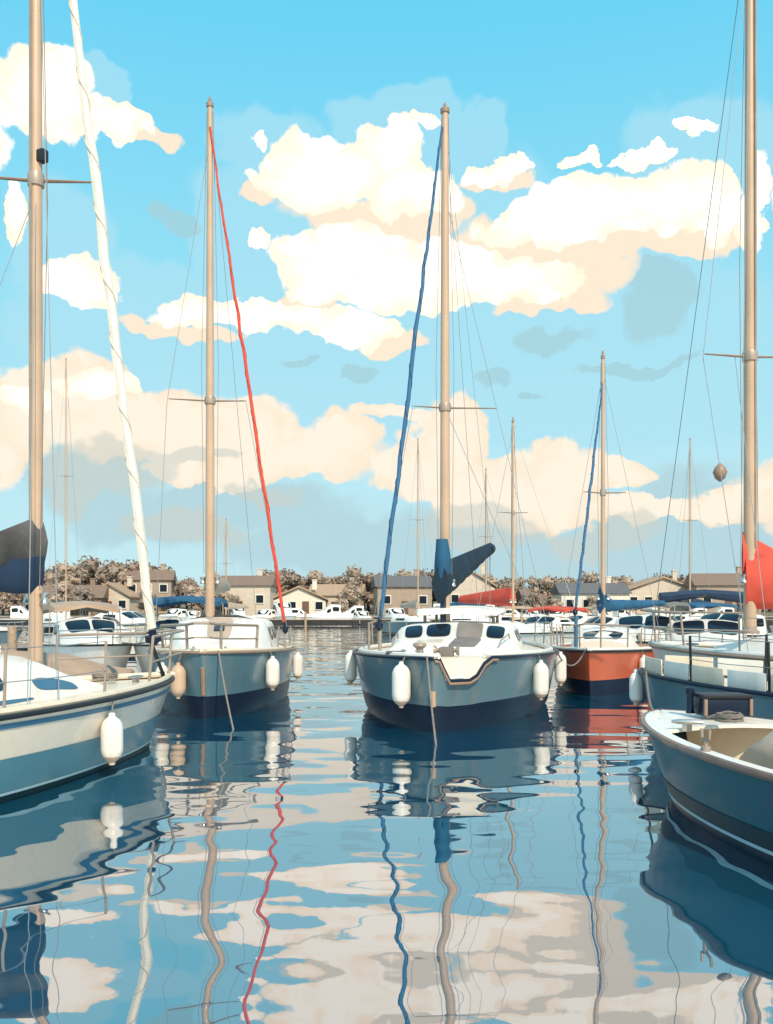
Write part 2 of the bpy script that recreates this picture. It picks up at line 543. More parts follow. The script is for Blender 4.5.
# ------------------------------------------------------------------ boats
class Boat:
    def __init__(self, name, label, cat, bow, head, L, B, Fb, Fs, rake=0.4, sm=0.45, p=2.0, q=0.9, tw=0.72, wl=(0.9, 0.6), dip=None, group=None):
        """bow: world x, y of the stem at deck level; head: world direction of the bow"""
        h = Vector((head[0], head[1])).normalized()
        self.ang = atan2(h.y, h.x)
        self.L, self.B, self.Fb, self.Fs = L, B, Fb, Fs
        self.rake, self.sm, self.p, self.q, self.tw, self.wl, self.dip = rake, sm, p, q, tw, wl, dip
        origin = Vector((bow[0], bow[1])) - h * L
        self.root = thing(name, label, cat, (origin.x, origin.y, 0), self.ang, group)
        self.M = Matrix.Translation((origin.x, origin.y, 0)) @ Matrix.Rotation(self.ang, 4, 'Z')
        self.Mi = self.M.inverted()

    def loc(self, w):
        return self.Mi @ Vector(w)

    def wor(self, l):
        return self.M @ Vector(l)

    def wd(self, s):
        if s < self.sm:
            f = lerp(self.tw, 1, sstep(0.5 + 0.5 * s / self.sm) * 2 - 1)
        else:
            f = max(0, 1 - ((s - self.sm) / (1 - self.sm)) ** self.p) ** self.q
        return max(0.012, self.B / 2 * f)

    def zs(self, s):
        return self.Fs + (self.Fb - self.Fs) * s ** 2

    def P(self, s, t, side, off=0.0):
        r = lerp(self.wl[0], self.wl[1], s ** 2)
        w = self.wd(s)
        if t >= 0:
            y = w * (r + (1 - r) * t ** 0.8)
        else:
            y = w * r * (1 + 0.7 * t)
        x = s * self.L - self.rake * (1 - max(t, -0.5)) * s ** 4
        d = self.dip(s, side) if self.dip else 0
        z = t * self.zs(s) * (1 - d * max(t, 0) ** 2)
        return Vector((x, side * (y + off), z))

    def stations(self, n=24):
        return [0.8 * i / n for i in range(n)] + [1 - 0.2 * (1 - j / 16) ** 2 for j in range(17)]

    def band(self, z0, z1, rows, off=0.0, transom=True):
        """strip of the hull between heights z0 and z1 (metres, or None for the sheer)"""
        S = self.stations()
        mb = MB()
        T = lambda s, z: 1.0 if z is None else z / self.zs(s)
        cols = []
        for side in (-1, 1):
            g = []
            for i in range(rows + 1):
                k = i / rows
                g.append([self.P(s, lerp(T(s, z0), T(s, z1), k), side, off) for s in S])
            mb.grid(g)
            cols.append([r[0] for r in g])
            stem = [r[-1] for r in g]
            cols.append(stem)
        mb.grid([cols[1], cols[3]])
        if transom:
            mb.grid([[lerp(a, b, k / 4) - Vector((off, 0, 0)) for k in range(5)] for a, b in zip(cols[0], cols[2])])
        return mb

    def sheer(self, side, off=0.0, dz=0.0, s0=0.0, s1=1.0, n=44, t=1.0):
        out = []
        for s in [s0] + [q for q in self.stations() if s0 < q < s1] + [s1]:
            out.append(self.P(s, t, side, off) + Vector((0, 0, dz)))
        return out

    def hull(self, topm, bands, rail=BLACK, rail_r=0.022, boot=0.14, bootm=NAVY):
        """bands: (z0, z1, material, name) painted stripes, slightly proud of the hull"""
        h = self.band(boot, None, 8).build('hull', topm, self.root, 50)
        self.band(-0.30, boot, 5).build('boot_stripe', bootm, h, 50)
        for z0, z1, m, nm in bands:
            self.band(z0, z1, 2, 0.006).build(nm, m, h, 50)
        mb = MB()
        loop = self.sheer(-1, 0.012) + list(reversed(self.sheer(1, 0.012)))
        mb.tube(loop, rail_r, 8)
        mb.build('rub_rail', rail, h)
        self.h = h
        return h

    def deck(self, m, drop=0.015, camber=0.06, inset=0.0, name='deck'):
        S = self.stations()
        rows = []
        for s in S:
            a, b = self.P(s, 1, -1), self.P(s, 1, 1)
            a.y += inset
            b.y -= inset
            if a.y > b.y:
                a.y = b.y = 0
            w = abs(b.y - a.y) / self.B
            row = []
            for k in range(11):
                f = k / 10
                q = lerp(a, b, f)
                q.z += -drop + camber * w * (1 - (2 * f - 1) ** 2)
                row.append(q)
            rows.append(row)
        mb = MB().grid(rows)
        self.dk = mb.build(name, m, self.root, 50)
        return self.dk

    def deckz(self, x):
        s = max(0, min(1, x / self.L))
        return self.zs(s)

    def cabin(self, st, m, name='cabin', camber=0.07):
        """st: list of (x, half width low, half width high, z low, z high) from aft to bow"""
        self.cst = st
        rings = []
        for (x, wb, wt, z0, z1) in st:
            hh = z1 - z0
            half = [(wb, z0), (lerp(wb, wt, 0.4), z0 + hh * 0.4), (lerp(wb, wt, 0.8), z0 + hh * 0.8), (wt * 0.985, z0 + hh * 0.93),
                    (wt * 0.90, z1), (wt * 0.5, z1 + camber * 0.75 * min(1, hh * 3)), (0, z1 + camber * min(1, hh * 3))]
            ring = [(x, y, z) for y, z in half] + [(x, -y, z) for y, z in reversed(half[:-1])]
            rings.append(ring)
        return MB().loft(rings).build(name, m, self.root, 32, bevel=0.0)

    def cab_at(self, x):
        st = self.cst
        for a, b in zip(st, st[1:]):
            if a[0] <= x <= b[0]:
                t = (x - a[0]) / (b[0] - a[0])
                return [lerp(i, j, t) for i, j in zip(a, b)]
        return st[-1] if x > st[-1][0] else st[0]

    def side_window(self, cabin, x0, x1, f0, f1, side, m=GLASS, name='window', p=4.0, skew=0.0, out=0.012):
        def fn(a, b):
            f = lerp(f0, f1, (b + 1) / 2)
            x = lerp(x0, x1, (a + 1) / 2) - skew * (f - f0)
            _, wb, wt, z0, z1 = self.cab_at(x)
            return Vector((x, side * lerp(wb, wt, f), lerp(z0, z1, f)))
        sgn = fn
        if side > 0:
            sgn = lambda a, b: fn(-a, b)
        return patch(MB(), sgn, out, p=p).build(name, m, cabin, 30)

    def front_window(self, cabin, i, y0, y1, g0, g1, m=GLASS, name='window', p=5.0):
        """on the slope between cabin stations i and i+1; y from -1..1 of the half width"""
        A, Bq = self.cst[i], self.cst[i + 1]
        def fn(a, b):
            gq = lerp(g0, g1, (b + 1) / 2)
            w = lerp(A[2], Bq[2], gq)
            y = lerp(y0, y1, (a + 1) / 2)
            hh = lerp(A[4] - A[3], Bq[4] - Bq[3], gq)
            yy = abs(y)
            cz = 0.07 * min(1, hh * 3) * (1 - yy ** 1.6)
            return Vector((lerp(A[0], Bq[0], gq), y * w, lerp(A[4], Bq[4], gq) + cz))
        f2 = lambda a, b: fn(a, -b)
        # orient outward
        d = (f2(0.1, 0) - f2(-0.1, 0)).cross(f2(0, 0.1) - f2(0, -0.1))
        if d.z < 0:
            f2 = fn
        return patch(MB(), f2, 0.014, p=p).build(name, m, cabin, 30)

    def mast(self, base, top, r0, r1, m=SPAR, spreaders=(), name='mast', light=True, lean=(0, 0)):
        """base: local x, y, z; top z; spreaders: (z, half span left, half span right, direction)"""
        b = Vector(base)
        t = Vector((b.x + lean[0], b.y + lean[1], top))
        n = 14
        mb = MB().tube([lerp(b, t, k / n) for k in range(n + 1)], [lerp(r0, r1, (k / n) ** 1.5) for k in range(n + 1)], 12, flat=1.0)
        ms = mb.build(name, m, self.root)
        self.mst, self.mt, self.mb_ = ms, t, b
        MB().lathe([(r0 * 1.5, 0), (r0 * 1.55, 0.03), (r0 * 1.1, 0.06), (r0 * 1.05, 0.10)], 14, b).build('mast_step', STEEL_BR, ms)
        for (z, l, r) in spreaders:
            f = (z - b.z) / (t.z - b.z)
            c = lerp(b, t, f)
            # spreaders athwart the photo's line of sight, turned with the mast
            d = self.Mi.to_3x3() @ Vector((1, 0.12, 0))
            for sgn, ln in ((-1, l), (1, r)):
                if ln <= 0:
                    continue
                e = c + d * sgn * ln + Vector((0, 0, 0.02))
                MB().tube([c, lerp(c, e, 0.5), e], [0.030, 0.024, 0.016], 8, flat=0.6).build('spreader', SPAR_DK, ms)
            MB().lathe([(r0 * 1.15, -0.06), (r0 * 1.2, -0.03), (r0 * 1.2, 0.05), (r0 * 1.1, 0.08)], 12, c).build('spreader_bracket', STEEL_BR, ms)
        MB().box((b.x - r0 * 1.02, b.y, (b.z + t.z) / 2 + 0.5), (0.02, 0.03, t.z - b.z - 1.4)).build('mast_track', STEEL_BR, ms)
        for k, (ox, oy) in enumerate(((0.03, r0 + 0.035), (-0.05, -r0 - 0.03))):
            MB().tube([(b.x + ox, b.y + oy, b.z + 0.9), (b.x + ox * 0.6 + 0.03 * (k + 1), b.y + oy * 1.3, lerp(b.z, t.z, 0.5)), (t.x + ox * 0.3, t.y + oy * 0.5, t.z - 0.1)], 0.005, 6).build('halyard', ROPE, ms)
        for sy in (-1, 1):
            MB().lathe([(0.045, -0.05), (0.055, -0.03), (0.04, 0.0), (0.04, 0.05), (0.055, 0.07), (0.02, 0.08)], 12, (b.x, b.y + sy * (r0 + 0.05), b.z + 0.75)).build('winch', STEEL, ms)
        if light:
            MB().lathe([(r1 * 1.35, -0.02), (r1 * 1.4, 0.05), (r1 * 0.9, 0.07), (0.022, 0.09), (0.03, 0.13), (0.012, 0.17)], 10, t).build('masthead_light', SPAR_DK, ms)
        return ms

    def line(self, name, a, b, r, m, parent=None, sag=0.0, n=10, wob=0.0, seed=1, rads=None):
        rnd = random.Random(seed)
        a, b = Vector(a), Vector(b)
        pts, rr = [], []
        for k in range(n + 1):
            f = k / n
            q = lerp(a, b, f) - Vector((0, 0, sag * 4 * f * (1 - f)))
            if wob and 0 < k < n:
                q += Vector((rnd.uniform(-wob, wob), rnd.uniform(-wob, wob), 0))
            pts.append(q)
            rr.append(rads(f) if rads else r)
        return MB().tube(pts, rr, 7).build(name, m, parent or self.root)

    def furled(self, a, b, r, m, label=None, m2=None, drum=NAVY, wob=0.012, seed=3, swell=None):
        """rolled headsail on its stay from deck point b (local) up to a (local)"""
        o = self.line('furled_jib', a, b, r, m, n=26, wob=wob, seed=seed,
                      rads=swell or (lambda f: r * (0.55 + 0.55 * min(1, f * 2.2) - 0.25 * max(0, f - 0.9) * 10 * 0.4)))
        d = (Vector(a) - Vector(b)).normalized()
        me = o.data
        ax = [Vector((0, 0, 0))] * 27
        for k in range(27):
            ring = [me.vertices[k * 7 + j].co for j in range(7)] if len(me.vertices) >= 27 * 7 else []
            ax[k] = sum(ring, Vector()) / 7 if ring else lerp(Vector(b), Vector(a), k / 26)
        e1 = d.orthogonal().normalized()
        e2 = d.cross(e1)
        hx = []
        for k in range(26 * 6 + 1):
            f = k / (26 * 6)
            i = min(25, int(f * 26))
            c = lerp(ax[i], ax[i + 1], f * 26 - i)
            rr = r * (0.55 + 0.55 * min(1, f * 2.2) - max(0, f - 0.9)) + 0.001
            th = f * 2 * pi * 13
            hx.append(c + (e1 * cos(th) + e2 * sin(th)) * rr)
        MB().tube(hx, 0.008 if r > 0.04 else 0.006, 5).build('rolled_leech', m2 or m, o)
        p0 = Vector(b)
        MB().tube([p0 - d * 0.02, p0 - d * 0.08, p0 - d * 0.09, p0 - d * 0.17, p0 - d * 0.18, p0 - d * 0.21],
                  [r * 0.9, r * 0.9, r * 1.9, r * 1.9, r * 1.1, r * 0.5], 12).build('furling_drum', drum, o)
        if label:
            o['label'] = label
        return o

    def stanchions(self, side, ss, h=0.55, m=STEEL, lines=True, r=0.013, lab=None):
        tops = []
        for s in ss:
            b = self.P(s, 1, side, -0.06)
            t = b + Vector((0, side * 0.02, h))
            MB().tube([b - Vector((0, 0, 0.02)), b + Vector((0, 0, 0.03)), b + Vector((0, 0, 0.031)), t], [r * 2, r * 2, r, r], 8).build('stanchion', m, self.root)
            tops.append(t)
        if lines and len(tops) > 1:
            for k in (1.0, 0.5):
                mb = MB()
                for a, b in zip(tops, tops[1:]):
                    a2, b2 = a - Vector((0, 0, h * (1 - k))), b - Vector((0, 0, h * (1 - k)))
                    mb.tube([a2, lerp(a2, b2, 0.5) - Vector((0, 0, 0.012)), b2], 0.005, 6)
                mb.build('lifeline', WIRE, self.root)
        return tops

    def pulpit(self, s0=0.86, h=0.6, m=STEEL_BR, r=0.017):
        mb = MB()
        pts = []
        for side, ss in ((-1, (s0, 0.92, 0.97)), (1, (0.97, 0.92, s0))):
            for s in ss:
                q = self.P(s, 1, side, -0.05)
                pts.append(Vector((q.x + 0.05, q.y, q.z + h)))
        nose = self.P(1, 1, 1)
        pts = pts[:3] + [Vector((nose.x + 0.12, -0.10, nose.z + h + 0.02)), Vector((nose.x + 0.12, 0.10, nose.z + h + 0.02))] + pts[3:]
        mb.tube(pts, r, 8)
        for i in (0, 2, len(pts) - 3, len(pts) - 1):
            q = pts[i]
            s = q.x / self.L
            mb.tube([q, Vector((q.x - 0.05, q.y * 0.97, self.zs(min(1, s)) - 0.02))], r, 8)
        mid = [Vector((p.x - 0.03, p.y, p.z - h * 0.5)) for p in pts]
        mb.tube(mid, r * 0.7, 6)
        return mb.build('pulpit', m, self.root)

    def cleat(self, x, y, rz=0.0):
        z = self.deckz(x) + 0.01
        mb = MB()
        mb.box((x, y, z + 0.02), (0.06, 0.05, 0.06))
        d = Vector((cos(rz), sin(rz), 0)) * 0.12
        c = Vector((x, y, z + 0.065))
        mb.tube([c - d, c - d * 0.5, c + d * 0.5, c + d], [0.012, 0.02, 0.02, 0.012], 8)
        return mb.build('cleat', STEEL, self.root)

    def hatch(self, x, y, sx, sy, z, m=GLASS_BL, frame=WHITE_GEL):
        f = MB().box((x, y, z), (sx, sy, 0.07)).build('hatch', frame, self.root, 30, bevel=0.015)
        MB().box((x, y, z + 0.04), (sx * 0.8, sy * 0.8, 0.02)).build('hatch_pane', m, f, 30, bevel=0.004)
        return f

    def side_near(self, px, side, lo=0.05, hi=0.99):
        """station whose sheer is seen nearest a given photo column"""
        best, bs = 1e9, 0.5
        for i in range(400):
            s = lerp(lo, hi, i / 399)
            w = self.wor(self.P(s, 1, side))
            q = 386.5 + w.x / w.y * FPX
            if abs(q - px) < best:
                best, bs = abs(q - px), s
        return bs


FENDERS = []


def fender(b, s, side, length, r, label, m=FEND, tcen=0.55, drop=None):
    """hangs on a rope from the rail of boat b against its side"""
    top = b.P(s, 1, side, 0.02)
    zc = top.z * tcen if drop is None else top.z - drop
    tt = (zc + 0.0) / b.zs(s)
    q = b.P(s, max(tt, 0.0), side)
    q2 = b.P(min(1, s + 0.01), max(tt, 0.0), side)
    tang = (q2 - q).normalized()
    nrm = Vector((tang.y, -tang.x, 0)).normalized()
    if nrm.y * side < 0:
        nrm = -nrm
    # push out until the top clears the flare
    c = q + nrm * (r + 0.012)
    over = (b.P(s, max(min((zc + length * 0.45) / b.zs(s), 1), 0), side) - c).dot(nrm) + r * 0.6
    if over > 0:
        c += nrm * over
    w = b.wor(c)
    root = thing('fender', label, 'fender', (w.x, w.y, w.z - length / 2), 0, 'fenders hanging on the moored boats')
    L2 = length
    prof = [(0.012, 0.0), (0.03, 0.005), (0.034, 0.03)]
    for k in range(9):
        a = k / 8 * pi / 2
        prof.append((max(0.034, r * sin(a)), 0.03 + r * 1.25 * (1 - cos(a))))
    for k in range(9):
        a = pi / 2 - k / 8 * pi / 2
        prof.append((max(0.034, r * sin(a)), L2 - 0.03 - r * 1.25 * (1 - cos(a))))
    prof += [(0.034, L2 - 0.03), (0.03, L2), (0.012, L2 + 0.005)]
    cut_ = 8
    MB().lathe(prof[cut_:], 18).build('fender_body', m, root, 50)
    MB().lathe(prof[:cut_ + 1], 18).build('fender_foot', FEND_FOOT, root, 50)
    e = b.wor(top) - root.location
    MB().tube([(0, 0, L2 - 0.01), lerp(Vector((0, 0, L2)), e, 0.5), e + Vector((0, 0, 0.02))], 0.009, 6).build('fender_rope', ROPE, root)
    return root


# ------------------------------------------------------------------ setting: water, land, quay
def build_water():
    m = bpy.data.materials.new('harbour_water')
    m.use_nodes = True
    nt = m.node_tree
    nt.nodes.clear()
    g = NG(nt)
    out = g.n('ShaderNodeOutputMaterial')
    tc = g.n('ShaderNodeTexCoord')
    v = tc.outputs['Object']

    def sc(vec):
        mp = g.n('ShaderNodeMapping')
        g.link(v, mp.inputs[0])
        mp.inputs[3].default_value = vec
        return mp.outputs[0]
    h = g.m('MULTIPLY', g.noise(sc((0.55, 1.0, 1)), 0.55, 2, 0.5), 0.060)
    h = g.m('ADD', h, g.m('MULTIPLY', g.noise(sc((0.8, 1.25, 1)), 1.3, 1, 0.4), 0.0125))
    h = g.m('ADD', h, g.m('MULTIPLY', g.noise(sc((1, 1.5, 1)), 4.5, 1, 0.4), 0.0002))
    bp = g.n('ShaderNodeBump')
    bp.inputs['Strength'].default_value = 1.0
    bp.inputs['Distance'].default_value = 1.0
    g.link(h, bp.inputs['Height'])
    body = g.ramp(g.noise(sc((0.6, 1, 1)), 0.35, 3, 0.5), [(0.3, (0.001, 0.055, 0.104, 1)), (0.7, (0.002, 0.078, 0.142, 1))])
    df = g.n('ShaderNodeBsdfDiffuse')
    g.link(body, df.inputs['Color'])
    gl = g.n('ShaderNodeBsdfGlossy')
    gl.inputs['Roughness'].default_value = 0.015
    gl.inputs['Color'].default_value = (1.0, 0.99, 0.97, 1)
    g.link(bp.outputs[0], gl.inputs['Normal'])
    fr = g.n('ShaderNodeFresnel')
    fr.inputs['IOR'].default_value = 1.45
    fac = g.m('ADD', g.m('MULTIPLY', fr.outputs[0], 0.65), 0.39, clamp=True)
    mx = g.n('ShaderNodeMixShader')
    g.link(fac, mx.inputs[0])
    g.link(df.outputs[0], mx.inputs[1])
    g.link(gl.outputs[0], mx.inputs[2])
    g.link(mx.outputs[0], out.inputs[0])
    mb = MB()
    xs = [-4000, -400, -60, -20, 0, 20, 60, 400, 4000]
    ys = [-800, -30, 0, 10, 20, 60, 200, 800, 5000]
    mb.grid([[(x, y, 0) for x in xs] for y in ys])
    structure(mb.build('water', m, None, 0))


build_water()

QY = 122.0
# land behind the quay
mb = MB()
ys = [QY + 1.2, QY + 8, QY + 30, QY + 70, QY + 150, QY + 400, QY + 1500]
zs_ = [1.02, 1.1, 1.6, 3.0, 5.0, 6.5, 7.0]
rnd = random.Random(2)
mb.grid([[(x * 40, yy, zz + (rnd.uniform(-0.3, 0.5) if zz > 1.5 else 0)) for x in range(-40, 41)] for yy, zz in zip(ys, zs_)])
structure(mb.build('terrain', GRASSM, None, 60))
# quay wall
q = thing('quay_wall', 'long dark timber faced quay wall with pale concrete edge across the harbour', 'quay', (0, QY, 0))
mb = MB().box((0, 0.5, 0.10), (520, 0.9, 1.5))
for k in range(-130, 131):
    mb.box((k * 2.0, -0.02, 0.20), (0.28, 0.2, 1.25))
mb.build('wall_face', DARKWALL, q, 0)
MB().box((0, 0.6, 0.965), (520, 1.4, 0.20)).build('coping', CONCRETE, q, 0)


# ================================================================== near boats
# ---- white sailboat, left foreground, bow to the right and away
A = Boat('sailboat', 'white and blue sailboat in the left foreground with white furled jib and navy cover', 'sailboat',
         (-2.66, 11.1), (0.42, 0.90), 7.6, 2.6, 0.80, 0.74, rake=0.42, p=2.1, q=0.85, wl=(0.9, 0.55), group='moored sailboats')
hA = A.hull(HULL_WARM, [], rail=BLACK, rail_r=0.024, boot=0.10, bootm=TEAL_DK)
A.band(0.10, 0.40, 3, 0.005).build('lower_hull_band', HULL_SEA, hA, 50)  # painted blue band standing in for water reflected on the lower hull
A.band(0.655, 0.70, 2, 0.007).build('sheer_stripe', BLUE_LINE, hA, 50)
A.band(0.072, 0.098, 1, 0.007).build('waterline_stripe', PALE_LINE, hA, 50)
A.deck(CREAM_GEL)
mb = MB()
for sd_ in (-1, 1):
    mb.tube(A.sheer(sd_, -0.05, 0.035), 0.035, 8)
mb.build('toe_rail', CREAM_GEL, A.root)
z0 = 0.74
cabA = A.cabin([(1.2, 0.84, 0.72, z0, 1.22), (2.0, 0.88, 0.74, z0, 1.24), (4.0, 0.84, 0.68, z0, 1.20), (5.0, 0.70, 0.56, z0 + .02, 1.12),
                (5.45, 0.60, 0.46, z0 + .03, 0.98), (6.05, 0.40, 0.30, z0 + .05, 0.84)], WHITE_GEL)
for sd_ in (-1, 1):
    for x0, x1 in ((3.95, 4.45), (3.1, 3.6), (2.2, 2.7)):
        A.side_window(cabA, x0, x1, 0.36, 0.80, sd_, GLASS_BL, p=3.0, skew=0.2)
    A.side_window(cabA, 1.6, 4.75, 0.10, 0.19, sd_, BLUE_LINE, name='cove_stripe')
    A.side_window(cabA, 4.85, 5.5, 0.30, 0.62, sd_, BLUE_LINE, name='stripe_flash', skew=0.3)
MB().tube([(2.0, -0.60, 1.29), (2.8, -0.58, 1.33), (3.9, -0.54, 1.29)], 0.014, 6).build('handrail', TEAK, cabA)
MB().tube([(2.0, 0.60, 1.29), (2.8, 0.58, 1.33), (3.9, 0.54, 1.29)], 0.014, 6).build('handrail', TEAK, cabA)
A.hatch(4.55, 0, 0.5, 0.5, 1.25)
w = at(36, 640, 9.65)
bl = A.loc(w)
A.mast((bl.x, bl.y, 0.98), 10.9, 0.074, 0.055, SPAR, [(EYE + (612 - 181) / FPX * 9.65, 0.62, 0.57)], lean=(0, 0), light=True)
mtop = Vector((bl.x, bl.y, 10.7))
MB().box((bl.x, bl.y - 0.09, EYE + (612 - 158) / FPX * 9.65), (0.09, 0.10, 0.13)).build('steaming_light', BLACK, A.mst, bevel=0.015)
A.furled(mtop + Vector((0.1, 0, 0)), A.loc(at(152, 628, 10.9)), 0.052, SAIL_WHITE, m2=SAIL_DIM, wob=0.012, seed=5)
# jib tack post between drum and stem
dp = A.loc(at(152, 628, 10.9))
MB().tube([(A.L - 0.12, 0, A.Fb - 0.01), (dp.x, dp.y, dp.z - 0.2)], 0.022, 8).build('tack_strap', BLACK, A.root)
A.pulpit(0.84, 0.55, STEEL_BR, 0.016)
A.stanchions(-1, (0.12, 0.32, 0.52, 0.70), 0.55, STEEL_BR)
A.stanchions(1, (0.12, 0.32, 0.52, 0.70), 0.55, STEEL_BR)
A.cleat(6.75, 0.18)
A.cleat(6.75, -0.18)
# boom with navy cover running aft
def cover(boat, a, b, ztop_a, zbot_a, ztop_b, zbot_b, th, m, name='sail_cover', hump=None, n=30, seed=1, parent=None, ties=6):
    """padded sail cover between two local points (x, y), hanging on boom"""
    rnd = random.Random(seed)
    A_, B_ = Vector((a[0], a[1], 0)), Vector((b[0], b[1], 0))
    d = (B_ - A_).normalized()
    sdv = Vector((-d.y, d.x, 0))
    rings = []
    for i in range(n + 1):
        f = i / n
        p = lerp(A_, B_, f)
        zt, zb = lerp(ztop_a, ztop_b, f), lerp(zbot_a, zbot_b, f)
        if hump:
            zt += hump(f)
        pin = abs(cos(pi * f * ties)) ** 6 if 0.02 < f < 0.98 else 0
        w = th * (1 - 0.45 * f) * (0.95 + 0.10 * rnd.random()) * (1 - 0.22 * pin)
        zb -= 0.035 * (1 - pin) * (1 - f)
        zc, hh = (zt + zb) / 2, (zt - zb) / 2
        ring = []
        for k in range(16):
            ang = 2 * pi * k / 16
            s_, c_ = sin(ang), cos(ang)
            wz = w * (1.0 - 0.55 * max(0, s_)) * (0.95 + 0.1 * rnd.random()) * (1 + 0.06 * sin(f * 37 + 3 * s_))
            ring.append(p + sdv * c_ * wz + Vector((0, 0, zc + s_ * hh)))
        rings.append(ring)
    return MB().loft(rings).build(name, m, parent or boat.root, 60)


aft = Vector((-1, 0.10, 0)).normalized()
bx = bl + aft * 3.4
zb = EYE + (612 - 584) / FPX * 9.6
MB().tube([(bl.x - 0.07, bl.y, zb + .03), (bx.x, bx.y, zb + 0.10)], 0.05, 10).build('boom', SPAR, A.root)
cv = cover(A, (bl.x + 0.03, bl.y), (bx.x, bx.y), zb + 0.60, zb - 0.08, zb + 0.32, zb + 0.0, 0.115, NAVY_CLOTH, seed=4,
           hump=lambda f: -0.10 * sin(pi * f))
cover(A, (bl.x + 0.05, bl.y), (bl.x - 0.75, bl.y), zb + 0.74, zb + 0.20, zb + 0.42, zb + 0.14, 0.125, CHAR_CLOTH, name='cover_collar', seed=9, n=8, parent=cv)
# shrouds
for nm, (sx, sside) in {'a': (4.6, -1), 'b': (4.2, -1), 'c': (4.6, 1), 'd': (4.2, 1)}.items():
    s = sx / A.L
    A.line('shroud', A.P(s, 1, sside, -0.05), (bl.x, bl.y, 10.4 if nm in 'ac' else 6.1), 0.0045, WIRE, A.root)
# rope fall down to water side and a line locker
sA = A.side_near(114, -1)
fender(A, A.side_near(112, -1, 0.5), -1, 0.50, 0.105, 'white fender on the warm white side of the left foreground sailboat', tcen=0.50)

# ---- grey-blue sailboat with red furled jib, left of centre, bow to camera
B2 = Boat('sailboat', 'slate blue sailboat bow on at left of centre with red furled jib', 'sailboat',
          (-2.70, 13.2), (0.10, -0.995), 8.4, 2.65, 1.00, 0.86, rake=0.30, p=1.9, q=0.68, wl=(0.95, 0.78), sm=0.52, group='moored sailboats')
hB = B2.hull(HULL_BLUE, [], rail=SPAR_DK, rail_r=0.02, boot=0.34, bootm=NAVY)
B2.deck(CREAM_GEL)
mb = MB()
for sd_ in (-1, 1):
    mb.tube(B2.sheer(sd_, -0.06, 0.03), 0.034, 8)
mb.build('toe_rail', CREAM_GEL, B2.root)
mb = MB().tube([B2.P(1, t, 1) * 1.0 + Vector((0.012, -0.012, 0)) for t in (0.37, 0.5, 0.65, 0.78)], 0.036, 8)
mb.build('stem_band', SPAR_DK, hB)
cabB = B2.cabin([(1.6, 0.98, 0.84, 0.84, 1.42), (3.4, 1.0, 0.84, 0.85, 1.46), (5.0, 0.96, 0.78, 0.88, 1.44), (5.75, 0.86, 0.66, 0.90, 1.08), (6.6, 0.62, 0.46, 0.93, 1.04)], WHITE_GEL)
B2.front_window(cabB, 2, -0.95, -0.42, 0.12, 0.92, WHITE_GEL, name='foredeck_panel')
B2.front_window(cabB, 2, 0.42, 0.95, 0.12, 0.92, WHITE_GEL, name='foredeck_panel')
hf = B2.front_window(cabB, 2, -0.30, 0.30, 0.05, 0.95, BEIGE_CLOTH, name='companion_hatch')
A_ = B2.cst[2]; C_ = B2.cst[3]
zc = lerp(A_[4], C_[4], 0.55) + 0.07
MB().box((lerp(A_[0], C_[0], 0.55), 0, zc + 0.022), (0.28, 0.19, 0.03), ry=atan2(0.36, 0.75)).build('hatch_pane', GLASS_BL, hf, bevel=0.012)
for sd_ in (-1, 1):
    for x0, x1 in ((4.0, 4.7), (3.0, 3.7), (2.0, 2.7)):
        B2.side_window(cabB, x0, x1, 0.35, 0.78, sd_, GLASS, p=4)
# dark-edged windscreen arch over the front of the coachroof
mb = MB().tube([(4.92, -0.86, 0.98), (4.96, -0.66, 1.42), (4.99, -0.3, 1.525), (4.99, 0.3, 1.525), (4.96, 0.66, 1.42), (4.92, 0.86, 0.98)], 0.022, 8)
mb.build('grab_rail', BLACK, cabB)
w = at(210, 612, 16.6)
bl = B2.loc(w)
B2.mast((bl.x, bl.y, 1.42), EYE + (612 - 106) / FPX * 16.6, 0.085, 0.050, SPAR, [(EYE + (612 - 401) / FPX * 16.6, 0.74, 0.66)])
tp = B2.mt
B2.furled(tp + Vector((0.06, 0, -0.42)), B2.loc(at(284, 622, 15.9)), 0.028, ROPE_RED, m2=RED_DIM, wob=0.014, seed=8)
dq = B2.loc(at(284, 622, 15.9))
MB().tube([(dq.x, dq.y, dq.z - 0.19), (dq.x, dq.y + 0.02, 0.93)], 0.022, 8).build('tack_post', STEEL_BR, B2.root)
B2.line('shroud', tp - Vector((0, 0, 0.6)), B2.loc(at(167, 402, 16.6)), 0.0055, WIRE)
B2.line('shroud', B2.loc(at(167, 402, 16.6)), B2.P(0.55, 1, -1, -0.05), 0.0055, WIRE)
B2.line('shroud', B2.loc(at(246, 402, 16.6)), B2.P(0.55, 1, 1, -0.05), 0.0055, WIRE)
B2.line('backstay', tp, B2.P(0.02, 1, 1, -0.5), 0.005, WIRE)
B2.pulpit(0.86, 0.42, STEEL_BR, 0.022)
for sd_ in (-1, 1):
    B2.stanchions(sd_, (0.2, 0.4, 0.58, 0.74), 0.42, STEEL_BR)
B2.cleat(7.3, 0.25)
B2.cleat(7.3, -0.25)
bo = Vector((bl.x - 0.1, bl.y, 2.0))
MB().tube([bo, bo + Vector((-3.0, 0.1, 0.1))], 0.05, 10).build('boom', SPAR, B2.root)
cover(B2, (bl.x - 0.1, bl.y), (bl.x - 3.0, bl.y + 0.1), 2.42, 1.93, 2.25, 2.05, 0.13, BEIGE_CLOTH, seed=12)
fender(B2, B2.side_near(268, 1, 0.5), 1, 0.56, 0.115, 'white fender at the right shoulder of the slate blue sailboat with the red jib', drop=0.36)
fender(B2, B2.side_near(296, 1, 0.2, 0.8), 1, 0.54, 0.10, 'white fender sticking out at the right edge of the sailboat with the red jib', drop=0.34)
